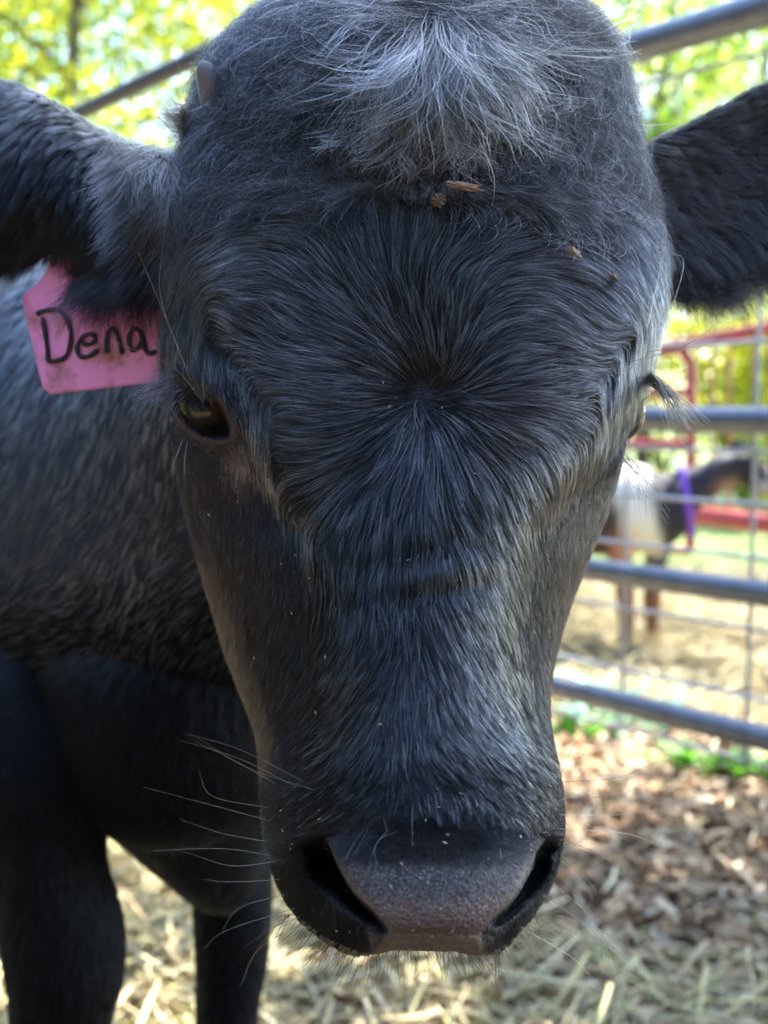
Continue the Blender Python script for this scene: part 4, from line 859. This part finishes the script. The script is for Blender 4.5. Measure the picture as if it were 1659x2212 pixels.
for ct in ([(1130, 1090, 4.15, .03), (1150, 1090, 4.14, .12), (1250, 1095, 4.08, .165), (1350, 1100, 4.02, .165), (1420, 1100, 4.0, .14), (1462, 1085, 4.0, .09), (1480, 1075, 4.0, .03)],
           [(1400, 1120, 4.0, .10), (1440, 1085, 3.98, .11), (1480, 1062, 3.97, .08), (1530, 1036, 3.95, .062), (1570, 1014, 3.93, .06), (1605, 1012, 3.92, .062), (1630, 1025, 3.9, .048), (1652, 1050, 3.88, .036), (1662, 1062, 3.88, .012)],
           [(1335, 1170, 3.95, .055), (1345, 1240, 3.93, .034), (1350, 1290, 3.93, .033), (1352, 1340, 3.93, .027), (1350, 1375, 3.93, .024), (1350, 1388, 3.93, .028)],
           [(1420, 1170, 4.05, .055), (1412, 1240, 4.05, .034), (1408, 1290, 4.05, .033), (1408, 1330, 4.05, .027), (1408, 1362, 4.05, .024), (1408, 1374, 4.05, .026)],
           [(1165, 1150, 4.0, .07), (1150, 1220, 4.02, .045), (1165, 1290, 4.02, .024), (1160, 1340, 4.02, .02), (1160, 1378, 4.02, .026)],
           [(1200, 1150, 4.25, .07), (1190, 1220, 4.25, .045), (1205, 1290, 4.25, .024), (1200, 1330, 4.25, .02), (1200, 1350, 4.25, .024)],
           [(1575, 990, 3.90, .02), (1560, 998, 3.86, .022), (1545, 1015, 3.84, .018), (1538, 1032, 3.83, .006)], [(1585, 962, 3.99, .016), (1600, 962, 4.04, .02), (1615, 975, 4.07, .015), (1622, 988, 4.08, .004)]):
    mg.add(*tubeC(ct, gcol))
mg.build("body", tinted("goat_coat", .8), gt)
c = crom([(1464, 1004, 3.97), (1470, 1010, 3.88), (1478, 1050, 3.85), (1488, 1110, 3.86), (1494, 1160, 3.95), (1490, 1140, 4.06), (1480, 1060, 4.09), (1468, 1010, 4.06), (1464, 1004, 3.97)], 50)
V, F = tubeVF(unp(c[:, 0], c[:, 1], c[:, 2]), .012, 12, up=(1, 0, 0)); mesh_obj("collar", V, F, simple("purple_webbing", (.16, .05, .62), .6), gt)

# ------------------------------------------------------------------ weeds
M_leaf = tinted("leaf_green", .5, trans=.6)
def weed(px, py, n, ln, wd, col, label, name="weed", seed=0, upr=.5):
    rg = np.random.default_rng(seed); b0 = ground(px, py); th_ = thing(name, label, "weed" if name == "weed" else "plant", b0, "low weeds along the gate"); m_ = MB(); st_ = MB()
    for i in range(n):
        a_ = rg.uniform(0, 6.28); L = ln * rg.uniform(.5, 1.1); w_ = wd * rg.uniform(.6, 1.1); e0 = rg.uniform(.3, 1.2) * upr + .2; P = b0 + np.array([rg.normal(0, ln * .25), rg.normal(0, ln * .25), .005])
        pts = []; dirh = np.array([math.cos(a_), math.sin(a_), 0]); sd_ = np.array([-dirh[1], dirh[0], 0])
        for s_ in np.linspace(0, 1, 7):
            el_ = e0 * (1 - s_ * 1.1); pts.append(P.copy()); P = P + L / 6 * (dirh * math.cos(el_) + np.array([0, 0, math.sin(el_)]))
        V = []; 
        for j, p_ in enumerate(pts):
            ww = w_ * math.sin(math.pi * (.08 + .9 * j / 6)) ** .8 / 2; V += [p_ - sd_ * ww, p_ + [0, 0, -.15 * ww], p_ + sd_ * ww]
        F = []
        for j in range(6): F += [[j * 3, j * 3 + 1, j * 3 + 4, j * 3 + 3], [j * 3 + 1, j * 3 + 2, j * 3 + 5, j * 3 + 4]]
        V = np.array(V); V[:, 2] = np.maximum(V[:, 2], .006); m_.add(V, F, np.array(col) * rg.uniform(.7, 1.3))
    m_.build("leaves", M_leaf, th_)
    for j in range(3):
        V, F = tubeVF([b0, b0 + [.01 * j - .01, .01, ln * .3], b0 + [.03 * j - .03, .015, ln * .55]], .0015, 6); st_.add(V, F, (.1, .14, .04))
    st_.build("stem", M_leaf, th_)
weed(1290, 1560, 26, .24, .03, (.30, .55, .42), "pale blue green long leaved plant at the foot of the gate beside the muzzle", "broad_leaf_plant", 3, 1.0)
weed(1400, 1590, 14, .17, .03, (.28, .52, .40), "second pale blue green plant with fewer leaves right of the first", "broad_leaf_plant", 4, .9)
for i, (x_, y_, n_, lab) in enumerate(((1240, 1600, 40, "bright green weed nearest the calf's muzzle under the lowest gate rail"), (1480, 1660, 60, "bright green weed midway along the lowest gate rail"), (1560, 1680, 40, "small green weed between two larger weeds below the gate"),
                                 (1640, 1680, 60, "bright green weed at the right edge below the gate"), (1250, 1510, 40, "yellow green weed just beyond the lowest gate rail"))):
    weed(x_, y_, n_, .09, .03, (.16, .42, .03), lab, "weed", 20 + i, .9)

# ------------------------------------------------------------------ trees
M_bark = simple("tree_bark", (.12, .095, .07), .9, noise=.5, nscale=12, bump=.5)
def tree(x, y, h, cr, zc, n, cols, label, seed, leaf=.075, gap=.5, trunk=.065):
    rg = np.random.default_rng(seed); t_ = thing("broadleaf_tree", label, "tree", (x, y, 0), "trees beyond the pens")
    mt = MB(); nb = 9; tip = np.array([x + rg.normal(0, .3), y + rg.normal(0, .3), h * .85])
    tp = crom([(x, y, 0, trunk), (x + rg.normal(0, .08), y, h * .3, trunk * .8), (x + rg.normal(0, .15), y, h * .6, trunk * .55), (tip[0], tip[1], tip[2], .02)], 16)
    V, F = tubeVF(tp[:, :3], tp[:, 3], 14); mt.add(V, F)
    cl = []
    for i in range(nb):
        f = rg.uniform(.25, .85); b0 = np.array([np.interp(f, np.linspace(0, 1, 16), tp[:, j]) for j in range(3)]); a_ = rg.uniform(0, 6.28); L = cr * rg.uniform(.6, 1.1)
        e_ = b0 + np.array([math.cos(a_) * L, math.sin(a_) * L, rg.uniform(.1, .6) * L]); m_ = (b0 + e_) / 2 + [0, 0, .12 * L]
        V, F = tubeVF(crom([(*b0, .05), (*m_, .03), (*e_, .01)], 8)[:, :3], np.linspace(trunk * .35, .008, 8), 8); mt.add(V, F); cl += [e_, m_, e_ + rg.normal(0, .3, 3)]
    mt.build("trunk", M_bark, t_)
    if seed == 50: cl += [np.array([1.92, 2.96, 5.0]) + rg.normal(0, .55, 3) for _ in range(60)]  # extra leaf clumps put on the sun ray to shade the head
    for _ in range(int(26 * gap + 8)): 
        v_ = rg.normal(size=3); v_ /= np.linalg.norm(v_); cl.append(np.array([x, y, zc]) + v_ * np.array([cr, cr, (h - zc)]) * rg.uniform(.3, 1.0))
    n = int(n * 1.35); cl = np.array(cl); ci = rg.integers(0, len(cl), n); sz = rg.uniform(.18, .42, len(cl)) * cr / 1.6
    P = cl[ci] + rg.normal(0, 1, (n, 3)) * sz[ci][:, None] * [1, 1, .6]; P[:, 2] = np.maximum(P[:, 2], .1)
    d1 = rg.normal(size=(n, 3)); d1[:, 2] -= .4; d1 /= np.linalg.norm(d1, axis=1)[:, None]; d2 = np.cross(d1, rg.normal(size=(n, 3))); d2 /= np.linalg.norm(d2, axis=1)[:, None]
    L = leaf * rg.uniform(.6, 1.3, n)[:, None]
    V = np.stack([P, P + d1 * L * .5 + d2 * L * .3, P + d1 * L, P + d1 * L * .5 - d2 * L * .3], 1).reshape(-1, 3)
    F = np.arange(4 * n).reshape(n, 4); cc = np.array(cols)[rg.integers(0, len(cols), n)] * rg.uniform(.7, 1.3, n)[:, None]
    shade = (.75 + .5 * rg.random(len(cl)))[ci][:, None]
    mesh_obj("crown", V, F.tolist(), M_leaf, t_, smooth=False, colors=np.repeat(cc * shade, 4, 0))
YG = [(.44, .46, .03), (.52, .50, .04), (.28, .36, .03)]; GR = [(.12, .22, .02), (.20, .30, .03), (.08, .16, .02)]; DG = [(.06, .15, .02), (.10, .20, .03)]
tree(-3.6, 9.5, 6.5, 2.0, 3.6, 9000, GR, "green tree standing farthest left behind the tagged ear", 31)
tree(-2.2, 8.0, 6.0, 1.6, 3.3, 8000, YG, "yellow green sunlit tree above the tagged ear", 32)
tree(-1.2, 10.5, 7.0, 1.7, 4.0, 6500, YG, "sunlit yellow tree left of the poll with white sky gaps", 33)
tree(-4.9, 13.0, 8.5, 2.6, 4.8, 9000, DG, "dark green tall tree at the far upper left", 34, .09)
tree(-2.6, 15.0, 9.5, 2.6, 5.8, 8000, GR, "tall green tree deep behind the left yellow tree", 35, .09)
tree(.3, 14.0, 9.0, 2.4, 5.5, 7000, GR, "tall green tree hidden mostly behind the calf's poll", 36, .09)
tree(2.2, 9.5, 6.2, 1.4, 3.8, 5500, GR, "green tree behind the right top rail of the gate", 37)
tree(3.6, 11.5, 7.0, 1.9, 3.6, 8000, YG, "yellow green tree above the untagged ear at right", 38)
tree(4.7, 8.8, 6.5, 1.4, 3.6, 5000, GR, "green tree at the right edge above the ear", 39)
tree(1.5, 17.0, 9.0, 2.4, 5.0, 6000, YG, "pale tree far behind the right side of the poll", 40, .1)
tree(5.8, 16.0, 9.5, 3.0, 5.5, 9000, DG, "dark tall tree far off at the upper right", 41, .1)
tree(2.7, 3.1, 6.7, 1.35, 4.9, 22000, GR, "added off-frame tree right of the gate, crown placed to shade the calf", 50, .09, trunk=.11)  # unseen tree added so its crown keeps sun off the calf's head
# unseen leaf wall added behind and left of camera to block low sky light
rg = np.random.default_rng(77); nW = 42000; aw = rg.uniform(R_(95), R_(318), nW); rw = rg.uniform(5.5, 8.5, nW); zw = rg.uniform(.02, 1, nW) ** .8 * 5.2
P = np.stack([np.sin(aw) * rw, np.cos(aw) * rw + .5, zw], 1); d1 = rg.normal(size=(nW, 3)); d1 /= np.linalg.norm(d1, axis=1)[:, None]; d2 = np.cross(d1, rg.normal(size=(nW, 3))); d2 /= np.linalg.norm(d2, axis=1)[:, None]
V = np.stack([P, P + d1 * .15 + d2 * .08, P + d1 * .3, P + d1 * .15 - d2 * .08], 1).reshape(-1, 3)
o = mesh_obj("sky_light_blocker", V, np.arange(4 * nW).reshape(nW, 4).tolist(), simple("dark_foliage", (.035, .06, .02), .7), smooth=False); tag(o, "added unseen foliage behind the camera that blocks low sky light", "sky_light_blocker", kind="stuff")
# understorey
def shrub(x, y, h, cr, cols, label, seed, n=6000):
    rg = np.random.default_rng(seed); t_ = thing("shrub", label, "shrub", (x, y, 0), "shrubs beyond the pens"); m_ = MB()
    for i in range(6):
        a_ = rg.uniform(0, 6.28); V, F = tubeVF([(x, y, 0), (x + math.cos(a_) * cr * .3, y + math.sin(a_) * cr * .3, h * .4), (x + math.cos(a_) * cr * .7, y + math.sin(a_) * cr * .7, h * .8)], [.03, .02, .006], 7); m_.add(V, F)
    m_.build("stem", M_bark, t_)
    cl = rg.normal(size=(26, 3)); cl /= np.linalg.norm(cl, axis=1)[:, None]; cl = np.array([x, y, h * .5]) + cl * [cr, cr * .7, h * .5] * rg.uniform(.4, 1, (26, 1)); ci = rg.integers(0, 26, n)
    P = cl[ci] + rg.normal(0, .2, (n, 3)); P[:, 2] = np.abs(P[:, 2]) + .02; d1 = rg.normal(size=(n, 3)); d1 /= np.linalg.norm(d1, axis=1)[:, None]; d2 = np.cross(d1, rg.normal(size=(n, 3))); d2 /= np.linalg.norm(d2, axis=1)[:, None]; L = .07
    V = np.stack([P, P + d1 * L * .5 + d2 * L * .3, P + d1 * L, P + d1 * L * .5 - d2 * L * .3], 1).reshape(-1, 3); cc = np.array(cols)[rg.integers(0, len(cols), n)] * rg.uniform(.6, 1.3, n)[:, None]
    mesh_obj("leaves", V, np.arange(4 * n).reshape(n, 4).tolist(), M_leaf, t_, smooth=False, colors=np.repeat(cc, 4, 0))
for i, (x_, y_, h_, c_, cl_, lab) in enumerate(((-3.5, 12, 2.4, 1.4, GR, "green shrub low behind the far left tree"), (-1.2, 13, 2.2, 1.4, GR, "green shrub hidden behind the calf's shoulder"), (1.2, 12.5, 2.0, 1.3, YG, "bright shrub behind the calf's cheek"), (2.9, 9.0, 1.9, .9, YG, "sunlit shrub just past the red panels"),
                             (3.9, 10.0, 2.3, 1.2, GR, "green shrub past the red panels at the right edge"), (3.2, 13, 3.0, 1.5, YG, "tall yellow green shrub under the untagged ear"), (5.4, 12.5, 3.0, 1.5, GR, "dark shrub beyond the right edge of the pen"))):
    shrub(x_, y_, h_, c_, cl_, lab, 60 + i)
for o in bpy.data.objects:
    if '_o' in o: del o['_o']
